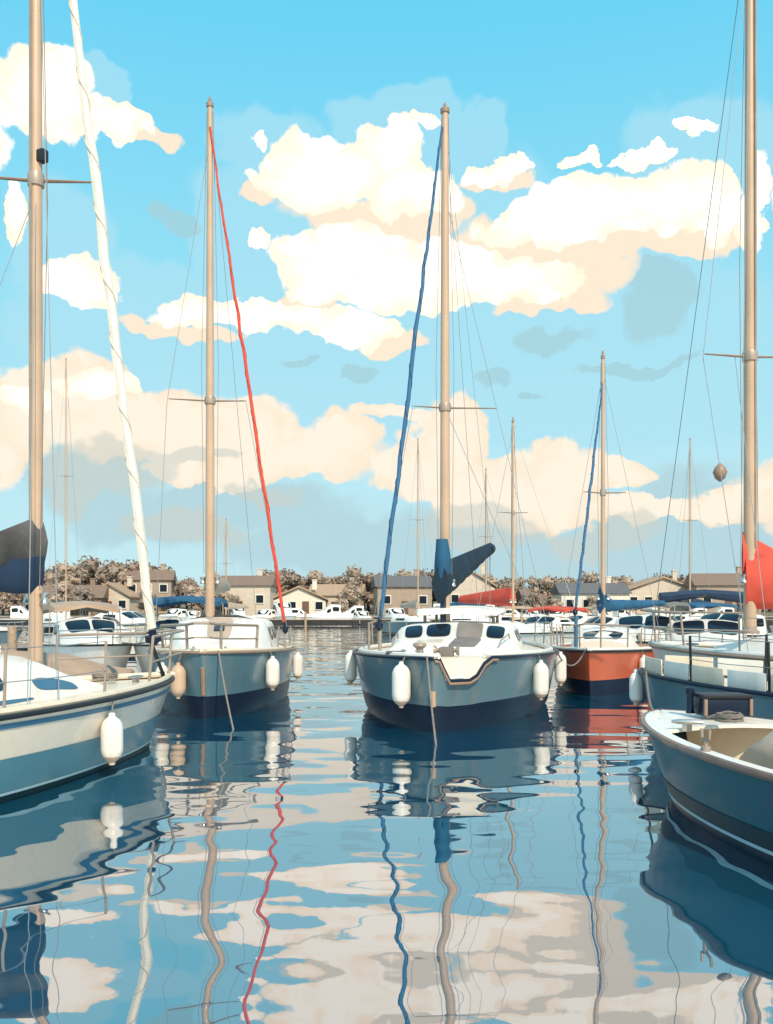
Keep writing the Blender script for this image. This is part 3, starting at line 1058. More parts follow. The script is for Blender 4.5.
fender(B2, B2.side_near(183, -1, 0.5), -1, 0.54, 0.115, 'tan fender on the left bow of the slate blue sailboat with the red jib', m=FEND_TAN, drop=0.42)
fender(B2, B2.side_near(166, -1, 0.5), -1, 0.52, 0.105, 'white fender just beyond the bow tip of the white foreground sailboat, beside the tan fender', drop=0.42)

# ---- centre sailboat, bow to camera, blue jib, dark boom cover
def notch(s, side):
    if side < 0:
        return 0.0
    return 0.30 * sstep((s - 0.925) / 0.035) * sstep((0.998 - s) / 0.010)


C = Boat('sailboat', 'slate blue sailboat bow on in the centre with blue jib and raised dark boom', 'sailboat',
         (0.60, 11.75), (-0.155, -0.988), 9.2, 3.45, 0.99, 0.90, rake=0.18, p=1.9, q=0.72, wl=(0.93, 0.80), sm=0.55, dip=notch, group='moored sailboats')
hC = C.hull(HULL_GREY, [], rail=NAVY, rail_r=0.024, boot=0.36, bootm=NAVY)
C.deck(CREAM_GEL, drop=0.02, camber=0.05)
mb = MB().tube([C.P(1, t, 1) + Vector((0.015, -0.012, 0)) for t in (0.36, 0.45, 0.56)], 0.040, 8)
mb.build('stem_band', SPAR, hC)
MB().tube(C.sheer(1, 0.016, -0.035, 0.91, 1.0), 0.022, 8).build('notch_trim', SPAR_DK, hC)
# pale step in the bow notch
cap = [C.P(s, 1, 1, -0.10) + Vector((0, 0, 0.03)) for s in (0.962, 0.970, 0.978, 0.985)]
MB().tube(cap, 0.05, 8, flat=0.5).build('boarding_step', WHITE_GEL, C.root)
mb = MB()
mb.tube(C.sheer(-1, -0.10, 0.03), 0.04, 8)
mb.tube(C.sheer(1, -0.10, 0.03, 0, 0.92), 0.04, 8)
mb.build('toe_rail', WHITE_GEL, C.root)
cabC = C.cabin([(1.8, 1.14, 0.98, 0.90, 1.34), (4.0, 1.16, 0.98, 0.91, 1.38), (5.5, 1.14, 0.94, 0.92, 1.36), (5.95, 1.10, 0.90, 0.92, 1.13), (7.55, 0.96, 0.82, 0.93, 1.06), (7.75, 0.90, 0.74, .93, .965)], WHITE_GEL, camber=0.05)
# hard top over the cabin roof
rt = MB()
rings = []
for x, wv, z in ((2.2, 0.78, 1.58), (3.2, 0.82, 1.62), (4.6, 0.80, 1.60), (5.0, 0.72, 1.56)):
    rings.append([(x, y * wv, z + 0.05 * (1 - y * y) + dz) for y, dz in
                  ((-1, 0), (-0.96, 0.05), (-0.5, 0.06), (0, 0.06), (0.5, 0.06), (0.96, 0.05), (1, 0), (0.96, -0.03), (0, -0.03), (-0.96, -0.03))])
ht = rt.loft(rings).build('hardtop', WHITE_GEL, C.root, 40)
for x in (2.5, 4.6):
    for y in (-0.62, 0.62):
        MB().tube([(x, y, 1.36), (x, y, 1.60)], 0.03, 8).build('hardtop_post', STEEL_BR, ht)
for sd_ in (-1, 1):
    for x0, x1 in ((4.3, 5.1), (3.2, 4.0), (2.1, 2.9)):
        C.side_window(cabC, x0, x1, 0.36, 0.80, sd_, GLASS, p=3)
C.front_window(cabC, 2, -0.90, -0.58, 0.12, 0.90, GLASS, p=4)
C.front_window(cabC, 2, -0.50, -0.06, 0.12, 0.90, GLASS, p=4)
C.front_window(cabC, 2, 0.60, 0.92, 0.12, 0.90, GLASS, p=4)
C.front_window(cabC, 2, 0.06, 0.52, 0.02, 0.98, TAUPE_CLOTH, name='cabin_gap_shade', p=9)  # taupe panel stands in for the shade between the two cabin parts
C.front_window(cabC, 3, 0.06, 0.54, 0.03, 0.97, TAUPE_CLOTH, name='foredeck_gap_shade', p=9)  # same painted shade carried forward over the low tier
C.front_window(cabC, 3, -0.62, -0.12, 0.25, 0.70, CREAM_GEL, name='foredeck_panel', p=6)
MB().tube([(7.4, -0.80, 1.08), (7.2, -0.83, 1.17), (6.0, -0.92, 1.24), (5.9, -0.93, 1.16)], 0.013, 6).build('handrail', STEEL_BR, cabC)
MB().tube([(7.4, 0.80, 1.08), (7.2, 0.83, 1.17), (6.0, 0.92, 1.24), (5.9, 0.93, 1.16)], 0.013, 6).build('handrail', STEEL_BR, cabC)
# windlass and chain locker lid
wx, wy = 8.28, 0.10
mb = MB().box((wx, wy, 1.03), (0.26, 0.20, 0.16))
wl = mb.build('windlass', TAUPE_CLOTH, C.root, 30, bevel=0.03)
MB().tube([(wx, wy - 0.18, 1.06), (wx, wy - 0.14, 1.06), (wx, wy - 0.135, 1.06), (wx, wy + 0.135, 1.06), (wx, wy + 0.14, 1.06), (wx, wy + 0.18, 1.06)], [0.075, 0.06, 0.03, 0.03, 0.06, 0.075], 14).build('drum', STEEL_BR, wl)
MB().lathe([(0.10, 0), (0.11, 0.02), (0.06, 0.06), (0.05, 0.14), (0.10, 0.18), (0.09, 0.22), (0.02, 0.23)], 14, (8.25, -0.28, 0.94)).build('bollard', STEEL_BR, C.root)
w = at(445, 612, 16.2)
bl = C.loc(w)
C.mast((bl.x, bl.y, 1.36), EYE + (612 - 112) / FPX * 16.2, 0.092, 0.062, SPAR, [(EYE + (612 - 408) / FPX * 16.2, 0.56, 0.94)])
tp = C.mt
fb = C.loc(at(380, 618, 14.6))
C.furled(tp + Vector((0.06, -0.05, -0.30)), fb, 0.034, ROPE_BLUE, m2=NAVY_CLOTH, wob=0.016, seed=11)
MB().tube([(fb.x, fb.y, fb.z - 0.2), (fb.x + 0.02, fb.y, 0.93)], 0.03, 8).build('tack_post', STEEL_BR, C.root)
MB().tube([(fb.x - 0.1, fb.y - 0.2, 0.93), (fb.x - 0.1, fb.y - 0.2, 1.42), (fb.x - 0.12, fb.y - 0.05, 1.46)], 0.02, 8).build('grab_post', STEEL_BR, C.root)
# raised boom with canvas
bA = C.loc(at(441, 598, 16.1))
bB = C.loc(at(490, 549, 19.6))
MB().tube([bA + Vector((0, 0, 0.10)), bB], 0.055, 10).build('boom', SPAR_DK, C.root)
cvC = cover(C, (bA.x + 0.10, bA.y), (bB.x, bB.y), bA.z + 0.62, bA.z - 0.05, bB.z + 0.14, bB.z - 0.12, 0.17, TEAL_CLOTH, seed=21, n=36, ties=7)
mb = MB()
rings = []
for zz, xa, xf, yw in ((0.30, -0.62, 0.08, 0.13), (0.36, -0.66, 0.11, 0.155), (0.55, -0.50, 0.13, 0.155), (0.80, -0.26, 0.13, 0.135), (0.98, -0.14, 0.12, 0.115), (1.05, -0.11, 0.105, 0.105)):
    cx, hx = (xa + xf) / 2, (xf - xa) / 2
    rings.append([(bA.x + cx + hx * cos(2 * pi * k / 16), bA.y + 0.02 + yw * sin(2 * pi * k / 16) * (1 + 0.06 * sin(5 * k + zz * 9)), bA.z + zz) for k in range(16)])
mb.loft(rings).build('cover_collar', BLUE_CLOTH, cvC, 60)
dB = (bB - bA).normalized()
MB().tube([bB - dB * 0.15, bB + dB * 0.05, bB + dB * 0.2], [0.12, 0.12, 0.07], 10).build('boom_end_cap', BLACK, C.root)
C.line('topping_lift', bB + dB * 0.1, tp - Vector((0.05, 0, 0.1)), 0.004, WIRE)
C.line('mainsheet', bB, (bB.x, bB.y, 0.9), 0.010, ROPE)
c_, s_ = bA.x, bA.y
MB().tube([(bl.x + 0.12, bl.y - 0.02, 1.40), (bl.x + 0.13, bl.y - 0.02, bA.z + 0.1)], 0.05, 8).build('cover_strap', NAVY_CLOTH, cvC)
C.line('shroud', C.loc(at(413, 405, 16.2)), C.P(0.50, 1, -1, -0.05), 0.005, WIRE)
C.line('shroud', C.loc(at(497, 410, 16.3)), C.P(0.50, 1, 1, -0.05), 0.005, WIRE)
C.line('shroud', C.loc(at(497, 410, 16.3)), tp - Vector((0, 0, 1.5)), 0.005, WIRE)
C.line('shroud', C.loc(at(445, 408, 16.2)), C.P(0.42, 1, 1, -0.05), 0.005, WIRE)
C.line('backstay', tp, C.P(0.0, 1, 1, -1.1), 0.005, WIRE)
for sd_ in (-1, 1):
    C.stanchions(sd_, (0.15, 0.3, 0.46), 0.5, STEEL_BR)
C.cleat(8.3, -0.3, 0.4)
C.cleat(8.0, -0.55, 0.4)
fender(C, C.side_near(353, -1, 0.2, 0.8), -1, 0.56, 0.10, 'white fender at the left edge of the centre sailboat beside open water', drop=0.26)
fender(C, C.side_near(407, -1, 0.6), -1, 0.62, 0.125, 'white fender on the left bow of the centre sailboat below its blue furled jib', drop=0.36)
fender(C, C.side_near(537, 1, 0.5), 1, 0.60, 0.12, 'white fender right of the bow notch on the centre sailboat', drop=0.38)
fender(C, C.side_near(562, 1, 0.2, 0.8), 1, 0.58, 0.10, 'white fender at the right edge of the centre sailboat against the red hull', drop=0.30)

# ---- open blue boat, right foreground
D = Boat('open_boat', 'open teal blue boat with white gunwale and cream interior in the right foreground', 'boat',
         (2.50, 8.28), (-0.29, 0.957), 5.2, 2.0, 0.68, 0.58, rake=0.30, p=2.2, q=0.72, wl=(0.92, 0.62), tw=0.8)
hD = D.hull(HULL_TEAL, [], rail=BROWN, rail_r=0.028, boot=0.10, bootm=NAVY)
D.band(0.115, 0.235, 2, 0.006).build('dark_stripe', TEAL_DK, hD, 50)
D.band(0.085, 0.112, 1, 0.008).build('waterline_stripe', PALE_LINE, hD, 50)
# gunwale cap: a flat strip along the sheer
mb = MB()
for sd_ in (-1, 1):
    o_, i_ = D.sheer(sd_, 0.02, 0.022), D.sheer(sd_, -0.095, 0.022)
    i_ = [Vector((p.x, p.y if p.y * sd_ > 0.02 else 0.02 * sd_, p.z)) for p in i_]
    lo_, li_ = [p - Vector((0, 0, 0.04)) for p in o_], [p - Vector((0, 0, 0.04)) for p in i_]
    mb.loft([[a, b, c, d] for a, b, c, d in zip(o_, i_, li_, lo_)])
mb.build('gunwale', WHITE_GEL, D.root, 40)
# inner shell and sole
mb = MB()
S = [s for s in D.stations() if s < 0.975]
zf = 0.16
rows = []
for s in S:
    row = []
    for sd_ in (-1, 1):
        seq = [D.P(s, t, sd_, -0.07) for t in (1.0, 0.75, 0.5, zf / D.zs(s))]
        seq = [Vector((p.x - 0.05 * s, p.y if p.y * sd_ > 0.01 else 0.01 * sd_, p.z)) for p in seq]
        row += seq if sd_ < 0 else seq[::-1]
    rows.append(row)
mb.grid(rows)
mb.grid([rows[0][:4], rows[0][7:3:-1]])
mb.build('interior_lining', CREAM_GEL, D.root, 50)
for x in (1.1, 3.0):
    s = x / D.L
    wv = D.wd(s) - 0.13
    MB().box((x, 0, 0.44), (0.30, wv * 2, 0.04)).build('thwart', TEAK, D.root, bevel=0.01)
# side lockers
for sd_ in (-1, 1):
    q0, q1, q2 = D.P(0.6, 1, sd_, -0.12), D.P(0.78, 1, sd_, -0.12), D.P(0.68, 1, sd_, -0.12)
    mb = MB()
    mb.loft([[(q.x, q.y, 0.5), (q.x, q.y - sd_ * 0.22, 0.5), (q.x, q.y - sd_ * 0.22, 0.18), (q.x, q.y * 0.93, 0.18)] for q in (q0, q2, q1)])
    mb.build('side_bench', CREAM_GEL, D.root, 30, bevel=0.012)
# foredeck
mb = MB()
rows = []
for s in [0.82 + 0.17 * k / 8 for k in range(9)]:
    a, b = D.P(s, 1, -1, -0.09), D.P(s, 1, 1, -0.09)
    if a.y > -0.012:
        a.y, b.y = -0.012, 0.012
    rows.append([lerp(a, b, k / 6) + Vector((0, 0, 0.0 + 0.03 * sin(pi * k / 6))) for k in range(7)])
lo = [[p - Vector((0, 0, 0.03)) for p in r] for r in rows]
mb.loft([r + list(reversed(l)) for r, l in zip(rows, lo)])
mb.build('foredeck', WHITE_GEL, D.root, 40)
# canvas bundle over the aft bench
mb = MB()
rnd = random.Random(5)
rings = []
for i in range(13):
    f = i / 12
    y = lerp(-0.70, 0.66, f)
    h_ = 0.30 + 0.05 * rnd.random() - 0.12 * abs(2 * f - 1) ** 3
    wv = 0.42 + 0.04 * rnd.random()
    rings.append([(2.98 + 0.8 * wv * cos(a) * (1 if cos(a) < 0 else 0.8), y, 0.472 + (h_ + 0.04) * max(sin(a), 0.0) + 0.02 * rnd.random()) for a in [2 * pi * k / 14 for k in range(14)]])
cb = mb.loft(rings).build('folded_canvas', BEIGE_CLOTH, None, 60)
tag(cb, 'folded beige canvas lying across the open blue boat', 'canvas')
cb.matrix_world = D.M.copy()
MB().lathe([(0.035, 0), (0.04, 0.01), (0.03, 0.03), (0.028, 0.16), (0.04, 0.18), (0.035, 0.22), (0.01, 0.23)], 12, (4.72, 0, 0.72)).build('mooring_post', NAVY, D.root)
D.cleat(4.2, 0.40, 1.0)
for x, sd_ in ((3.3, 1), (3.3, -1), (1.5, 1), (1.5, -1)):
    q = D.P(x / D.L, 1, sd_, -0.045) + Vector((0, 0, 0.022))
    mb = MB().lathe([(0.035, 0), (0.035, 0.03), (0.018, 0.035), (0.018, 0.07)], 10, q)
    mb.tube([q + Vector((-0.045, 0, 0.15)), q + Vector((-0.04, 0, 0.09)), q + Vector((0, 0, 0.07)), q + Vector((0.04, 0, 0.09)), q + Vector((0.045, 0, 0.15))], 0.011, 8)
    mb.build('oarlock', STEEL_BR, D.root)

bw = at(722, 712, 7.75)
bp = D.loc((bw.x, bw.y, 0.715))
bxr = thing('storage_box', 'navy storage box with brown edges standing at the bow of the open teal boat', 'box', (bw.x, bw.y, 0.712), D.ang - 0.25)
MB().loft([[(x * q, y * q, z) for x, y in ((-0.13, -0.20), (-0.13, 0.20), (0.13, 0.20), (0.13, -0.20))] for z, q in ((0.0, 1.0), (0.15, 0.95))]).build('box_body', NAVY, bxr, 30, bevel=0.012)
MB().box((0, 0, 0.168), (0.27, 0.42, 0.035)).build('lid', BLACK, bxr, 30, bevel=0.01)
for y in (-0.195, 0.195):
    MB().box((-0.13, y, 0.08), (0.03, 0.025, 0.14)).build('corner_strap', SPAR_DK, bxr, 30, bevel=0.004)


def coil(b, x, y, z, r, label, turns=4, m=None):
    pts = []
    rnd = random.Random(int(x * 100))
    for k in range(turns * 18):
        a_ = 2 * pi * k / 18
        rr = r * (1 - 0.12 * rnd.random()) - 0.012 * (k / 18 % 2)
        pts.append((rr * cos(a_), rr * 0.8 * sin(a_), 0.012 + 0.014 * (k / 18) + 0.006 * rnd.random()))
    pts.append((r * 1.6, r * 0.4, 0.012))
    w_ = b.wor((x, y, z))
    t = MB().tube(pts, 0.011, 6).build('rope_coil', m or ROPE, None, 60)
    t.location = w_
    t.rotation_euler = (0, 0, b.ang)
    return tag(t, label, 'rope')


coil(D, 4.05, 0.12, 0.725, 0.13, 'grey rope coil on the white foredeck of the open teal boat')
coil(A, 6.45, 0.0, A.deckz(6.45) + 0.055, 0.16, 'grey rope coil on the foredeck of the white left foreground sailboat')
coil(C, 8.35, -0.62, 0.975, 0.17, 'grey rope coil on the left foredeck of the centre sailboat')

# ---- blue hulled launch just behind it
E = Boat('launch', 'dusty blue launch with cream rail boards, just behind the open teal boat', 'boat',
         (3.28, 11.6), (-0.52, 0.855), 6.0, 1.9, 0.86, 0.74, rake=0.28, p=2.2, q=0.75, wl=(0.92, 0.6), tw=0.8)
hE = E.hull(HULL_BLUE, [], rail=NAVY, rail_r=0.024, boot=0.16)
E.deck(CREAM_GEL, drop=0.05)
for sd_ in (-1, 1):
    prev = None
    for k in range(6):
        s = 0.40 + 0.095 * k
        seg = [E.P(lerp(s, s + 0.085, j / 4), 1, sd_, -0.05) for j in range(5)]
        mb = MB()
        mb.loft([[p + Vector((0, -0.012, -0.01)), p + Vector((0, 0.012, -0.01)), p + Vector((0, 0.012, 0.20)), p + Vector((0, -0.012, 0.20))] for p in seg])
        mb.build('rail_board', CREAM_GEL if k % 2 else WHITE_GEL, E.root, 30, bevel=0.006)
    E.stanchions(sd_, (0.395, 0.585, 0.775), 0.52, BLACK, lines=True, r=0.015)
cs = MB().loft([[(x, y * wv, z) for y, z in ((-1, 0.78), (-0.92, hh), (0.92, hh), (1, 0.78))] for x, wv, hh in ((3.0, 0.34, 1.12), (3.4, 0.34, 1.16), (3.62, 0.30, 0.98), (3.75, .28, .8))])
cs = cs.build('console', NAVY, E.root, 30, bevel=0.02)
MB().tube([(3.3, -0.36, 0.86), (3.3, -0.35, 1.2), (3.3, 0.35, 1.2), (3.3, 0.36, 0.86)], 0.02, 8).build('console_rail', STEEL_BR, cs)
fender(E, E.side_near(640, 1, 0.7), 1, 0.46, 0.085, 'white fender on the bow of the dusty blue launch above the open boat', drop=0.22)

# ---- white sailboat at the right edge, red sail cover
F = Boat('sailboat', 'large white sailboat at the right edge with tall buff mast and red sail cover', 'sailboat',
         (4.32, 14.7), (-0.52, 0.855), 9.0, 2.8, 1.06, 0.95, rake=0.5, p=2.1, q=0.8, wl=(0.9, 0.55), group='moored sailboats')
hF = F.hull(WHITE_GEL, [], rail=SPAR_DK, rail_r=0.022, boot=0.16)
F.band(0.60, 0.66, 1, 0.006).build('cove_stripe', BROWN, hF, 50)
F.band(0.76, 0.79, 1, 0.006).build('cove_stripe', SPAR_DK, hF, 50)
F.deck(CREAM_GEL)
mb = MB()
for sd_ in (-1, 1):
    mb.tube(F.sheer(sd_, -0.05, 0.04), 0.035, 8)
mb.build('toe_rail', WHITE_GEL, F.root)
cabF = F.cabin([(1.5, 0.92, 0.78, 0.96, 1.36), (4.0, 0.94, 0.78, 0.97, 1.38), (5.6, 0.84, 0.66, 0.99, 1.34), (6.8, 0.62, 0.48, 1.02, 1.22), (7.5, 0.42, 0.30, 1.04, 1.10)], WHITE_GEL)
for sd_ in (-1, 1):
    for x0, x1 in ((5.2, 6.2), (3.7, 4.8), (2.2, 3.3)):
        F.side_window(cabF, x0, x1, 0.30, 0.80, sd_, GLASS_BL, p=3, skew=0.3)
w = at(750, 640, 12.6)
bl = F.loc(w)
F.mast((bl.x, bl.y, 1.30), 11.6, 0.088, 0.058, SPAR, [(EYE + (612 - 357) / FPX * 12.6, 0.66, 0.62)])
mtop = Vector((bl.x, bl.y, 11.4))
zr = EYE + (612 - 606) / FPX * 12.6
aftd = F.Mi.to_3x3() @ Vector((0.96, -0.28, 0))
be = Vector((bl.x, bl.y, 0)) + aftd * 3.6
MB().tube([(bl.x, bl.y, zr + 0.1), (be.x, be.y, zr + 0.2)], 0.055, 10).build('boom', SPAR, F.root)
cvF = cover(F, (bl.x - aftd.x * .06, bl.y - aftd.y * .06), (be.x, be.y), zr + 0.86, zr - 0.02, zr + 0.30, zr + 0.05, 0.15, RED_CLOTH, seed=31, hump=lambda f: -0.1 * sin(pi * f))
cover(F, (bl.x - aftd.x * .1, bl.y - aftd.y * .1), (bl.x + aftd.x * 0.30, bl.y + aftd.y * 0.30), zr + 1.04, zr + 0.45, zr + 0.80, zr + 0.5, 0.115, RED_CLOTH, name='cover_collar', seed=33, n=6, parent=cvF)
F.line('shroud', mtop, F.P(0.72, 1, 1, -0.05), 0.005, WIRE)
F.line('shroud', F.loc(at(703, 357, 12.6)), mtop - Vector((0, 0, 0.3)), 0.005, WIRE)
F.line('shroud', F.loc(at(703, 357, 12.6)), F.P(0.70, 1, 1, -0.05), 0.005, WIRE)
F.line('forestay', mtop, F.P(0.995, 1, 1), 0.006, WIRE)
F.line('shroud', F.loc(at(735, 357, 12.6)), F.P(0.66, 1, 1, -0.05), 0.005, WIRE)
# small brown pennant shaped reflector on the shroud
pv = F.loc(at(720, 472, 12.9))
mb = MB().tube([pv + Vector((0, 0, 0.13)), pv + Vector((0, 0, 0.07)), pv, pv - Vector((0, 0, 0.09)), pv - Vector((0, 0, 0.14))], [0.01, 0.07, 0.10, 0.07, 0.01], 10)
mb.build('radar_reflector', SPAR_DK, F.root)
F.pulpit(0.86, 0.55, STEEL_BR, 0.016)
for sd_ in (-1, 1):
    F.stanchions(sd_, (0.2, 0.38, 0.55, 0.72), 0.52, STEEL_BR)
F.cleat(8.0, 0.2)

def mooring(a, b, sag, label, r=0.013):
    a, b = Vector(a), Vector(b)
    o = (a + b) / 2
    pts = []
    for k in range(19):
        f = k / 18
        pts.append(lerp(a, b, f) - o - Vector((0, 0, sag * 4 * f * (1 - f))))
    t = MB().tube(pts, r, 7).build('mooring_line', ROPE, None)
    t.location = o
    return tag(t, label, 'rope', None)


mooring(C.wor(C.P(0.9985, 1, -1, 0.03) + Vector((0, 0, 0.03))), (0.62, 10.5, -0.25), 0.10, 'grey mooring line running from the bow of the centre sailboat down into the water')
mooring(B2.wor(B2.P(0.985, 1, 1, 0.03) + Vector((0, 0, 0.03))), (-1.95, 11.9, -0.25), 0.10, 'grey mooring line from the bow of the red jib sailboat down into the water')
mooring(C.wor(C.P(0.62, 1, 1, 0.0) + Vector((0, 0, 0.04))), (3.70, 16.75, 0.90), 0.28, 'slack grey mooring line between the centre sailboat and the red sailboat')
mooring(D.wor(D.P(0.985, 1, 1, -0.03) + Vector((0, 0, 0.03))), E.wor(E.P(0.93, 1, 1, 0.02) + Vector((0, 0, 0.02))), 0.12, 'grey mooring line between the open teal boat and the blue launch')

# ---- red sailboat behind the centre one
G = Boat('sailboat', 'red sailboat behind the centre boat with slim mast, blue furled jib and navy boom cover', 'sailboat',
         (3.80, 16.9), (-0.33, -0.944), 7.6, 2.5, 0.86, 0.76, rake=0.25, p=1.9, q=0.7, wl=(0.95, 0.75), group='moored sailboats')
hG = G.hull(RED_HULL, [], rail=BLACK, rail_r=0.022, boot=0.30)
G.deck(mat('orange_deck', (0.55, 0.22, 0.13), 0.6, var=0.15))
mb = MB()
for sd_ in (-1, 1):
    mb.tube(G.sheer(sd_, -0.05, 0.035), 0.035, 8)
mb.build('toe_rail', WHITE_GEL, G.root)
cabG = G.cabin([(1.5, 0.8, 0.68, 0.78, 1.16), (3.5, 0.82, 0.68, 0.8, 1.20), (4.8, 0.74, 0.58, 0.82, 1.16), (5.6, 0.58, 0.42, 0.84, 0.98)], WHITE_GEL)
for sd_ in (-1, 1):
    for x0, x1 in ((3.6, 4.5), (2.2, 3.1)):
        G.side_window(cabG, x0, x1, 0.3, 0.8, sd_, GLASS, p=3)
G.front_window(cabG, 2, -0.8, 0.8, 0.15, 0.85, GLASS)
w = at(603, 612, 19.8)
bl = G.loc(w)
G.mast((bl.x, bl.y, 1.16), EYE + (612 - 358) / FPX * 19.8, 0.055, 0.035, SPAR, [(EYE + (612 - 493) / FPX * 19.8, 0.44, 0.52)])
tp = G.mt
G.furled(tp - Vector((0, 0, 0.5)), G.loc(at(576, 606, 18.2)), 0.027, ROPE_BLUE, wob=0.01, seed=41)
dq = G.loc(at(576, 606, 18.2))
MB().tube([(dq.x, dq.y, dq.z - 0.2), (dq.x, dq.y, 0.8)], 0.04, 8).build('tack_post', BLUE_LINE, G.root)
bA, bB = G.loc(at(600, 606, 19.8)), G.loc(at(664, 603, 20.8))
MB().tube([bA, bB], 0.045, 8).build('boom', SPAR_DK, G.root)
cover(G, (bA.x, bA.y), (bB.x, bB.y), bA.z + 0.42, bA.z - 0.12, bB.z + 0.06, bB.z - 0.06, 0.12, BLUE_CLOTH, seed=42, hump=lambda f: -0.28 * sstep(f * 5) * (1 - f) * 1.0)
for sd_ in (-1, 1):
    G.line('shroud', tp - Vector((0, 0, 0.3)), G.P(0.5, 1, sd_, -0.05), 0.005, WIRE)
    G.stanchions(sd_, (0.2, 0.4, 0.6, 0.78), 0.45, STEEL_BR)
G.pulpit(0.86, 0.5, STEEL_BR, 0.016)
fender(G, G.side_near(641, 1, 0.3, 0.95), 1, 0.42, 0.09, 'pale fender on the right side of the red sailboat', drop=0.3)


# ================================================================== mid distance boats
def motor(name, label, bow, head, L, B, top=True, topm=NAVY_CLOTH, hullm=WHITE_GEL, arch=True, group='motor cruisers moored behind the sailboats', F_=0.85, ztop=1.95):
    b = Boat(name, label, 'motorboat', bow, head, L, B, F_, F_ - 0.1, rake=0.6, p=2.2, q=0.72, wl=(0.9, 0.6), tw=0.88, group=group)
    b.hull(hullm, [], rail=BLACK, rail_r=0.025, boot=0.14)
    b.deck(WHITE_GEL)
    z0 = F_ - 0.06
    k = L / 6.5
    c = b.cabin([(2.5 * k, B * 0.38, B * 0.34, z0, F_ + 0.50), (3.6 * k, B * 0.37, B * 0.32, z0, F_ + 0.52), (4.3 * k, B * 0.34, B * 0.27, z0, F_ + 0.20), (5.4 * k, B * 0.22, B * 0.16, z0 + .04, F_ + 0.10)], WHITE_GEL)
    b.front_window(c, 1, -0.92, -0.05, 0.08, 0.92, GLASS)
    b.front_window(c, 1, 0.05, 0.92, 0.08, 0.92, GLASS)
    for sd_ in (-1, 1):
        b.side_window(c, 2.65 * k, 3.45 * k, 0.42, 0.85, sd_, GLASS, p=5)
    if top:
        rings = []
        for x, wv, z in ((0.7 * k, 0.40, ztop - 0.10), (1.2 * k, 0.42, ztop), (2.6 * k, 0.42, ztop + 0.02), (3.3 * k, 0.38, ztop - 0.08)):
            rings.append([(x, y * wv * B, z + 0.07 * (1 - y * y) + dz) for y, dz in ((-1, -0.10), (-0.97, 0.02), (0, 0.03), (0.97, 0.02), (1, -0.10), (0.95, -0.1), (0, -0.02), (-0.95, -0.1))])
        bi = MB().loft(rings).build('bimini', topm, b.root, 40)
        for x in (0.9 * k, 2.9 * k):
            MB().tube([(x, -0.42 * B, F_ - 0.12), (x, -0.41 * B, ztop - 0.1), (x, -0.38 * B, ztop - 0.02), (x, 0.38 * B, ztop - 0.02), (x, 0.41 * B, ztop - 0.1), (x, 0.42 * B, F_ - 0.12)], 0.016, 6).build('bimini_frame', STEEL_BR, bi)
    b.pulpit(0.72, 0.35, STEEL, 0.014)
    eng = MB().loft([[(x, y, z) for x, y in ((-0.42 * q, -0.16 * q), (-0.42 * q, 0.16 * q), (-0.02, 0.17 * q), (-0.02, -0.17 * q))] for z, q in ((0.55, 0.7), (0.62, 1), (0.92, 1), (1.02, 0.75))])
    eng.box((-0.12, 0, 0.15), (0.14, 0.10, 0.9))
    eng.build('outboard_motor', BLACK, b.root, 30, bevel=0.015)
    return b


motor('motorboat', 'motor cruiser with navy bimini on pale frame behind the white sailboat, under its red cover', (6.35, 17.6), (-0.30, -0.954), 6.5, 2.5, ztop=2.02)
motor('motorboat', 'white motor cruiser with navy spray hood behind the mast with the red jib', (-4.95, 20.2), (0.10, -0.995), 6.2, 2.4, topm=BLUE_CLOTH, ztop=1.92)
motor('motorboat', 'open white cruiser without a top between the red sailboat and the navy bimini', (5.35, 19.3), (-0.35, -0.94), 5.4, 2.1, top=False, F_=0.95)
motor('motorboat', 'small white cruiser with tan canvas top behind the left foreground sailboat', (-6.35, 20.4), (0.45, -0.89), 5.6, 2.1, topm=TAN_CLOTH, ztop=1.75)
motor('motorboat', 'white cruiser with grey canvas top in the gap right of the centre sailboat', (6.9, 27.5), (-0.55, -0.83), 6.0, 2.3, topm=GREY_CLOTH, ztop=1.9)
motor('motorboat', 'slate hulled cruiser with cream canvas top right of the distant red sail cover', (6.1, 33.5), (-0.85, -0.52), 6.0, 2.3, topm=BEIGE_CLOTH, hullm=HULL_GREY, ztop=1.85)
motor('motorboat', 'white cruiser with blue canvas top, farthest of the near cruisers, behind the red sailboat mast', (11.0, 41.0), (-0.9, -0.42), 6.5, 2.4, topm=BLUE_CLOTH, ztop=1.95)
motor('motorboat', 'white cruiser without a top near the right edge behind the navy bimini', (12.6, 29.0), (-0.8, -0.6), 6.3, 2.4, top=False, F_=1.0)

motor('motorboat', 'white cruiser with red canvas top between the centre boat and the red sailboat', (5.0, 36.0), (-0.6, -0.8), 6.0, 2.3, topm=RED_CLOTH, ztop=1.75)
motor('motorboat', 'cream hulled cruiser with low tan canvas top left of the red sailboat jib', (7.6, 47.0), (-0.9, -0.4), 6.4, 2.4, topm=TAN_CLOTH, hullm=CREAM_GEL, ztop=1.8)
motor('motorboat', 'white cruiser with no top right behind the red sailboat boom', (7.9, 24.4), (-0.75, -0.66), 5.6, 2.2, top=False, F_=1.0)
motor('motorboat', 'white cruiser with dark grey canvas top behind the tall right edge mast', (10.6, 24.5), (-0.8, -0.6), 6.0, 2.3, topm=CHAR_CLOTH, ztop=2.0)
motor('motorboat', 'white cruiser with cream canvas top in the gap between the two left sailboats', (-8.4, 31.0), (0.75, -0.66), 6.2, 2.3, topm=BEIGE_CLOTH, ztop=1.9)
motor('motorboat', 'tan hulled cruiser with no top beyond the white furled jib', (-9.6, 41.0), (0.85, -0.5), 6.4, 2.4, top=False, hullm=CREAM_GEL, F_=1.05)
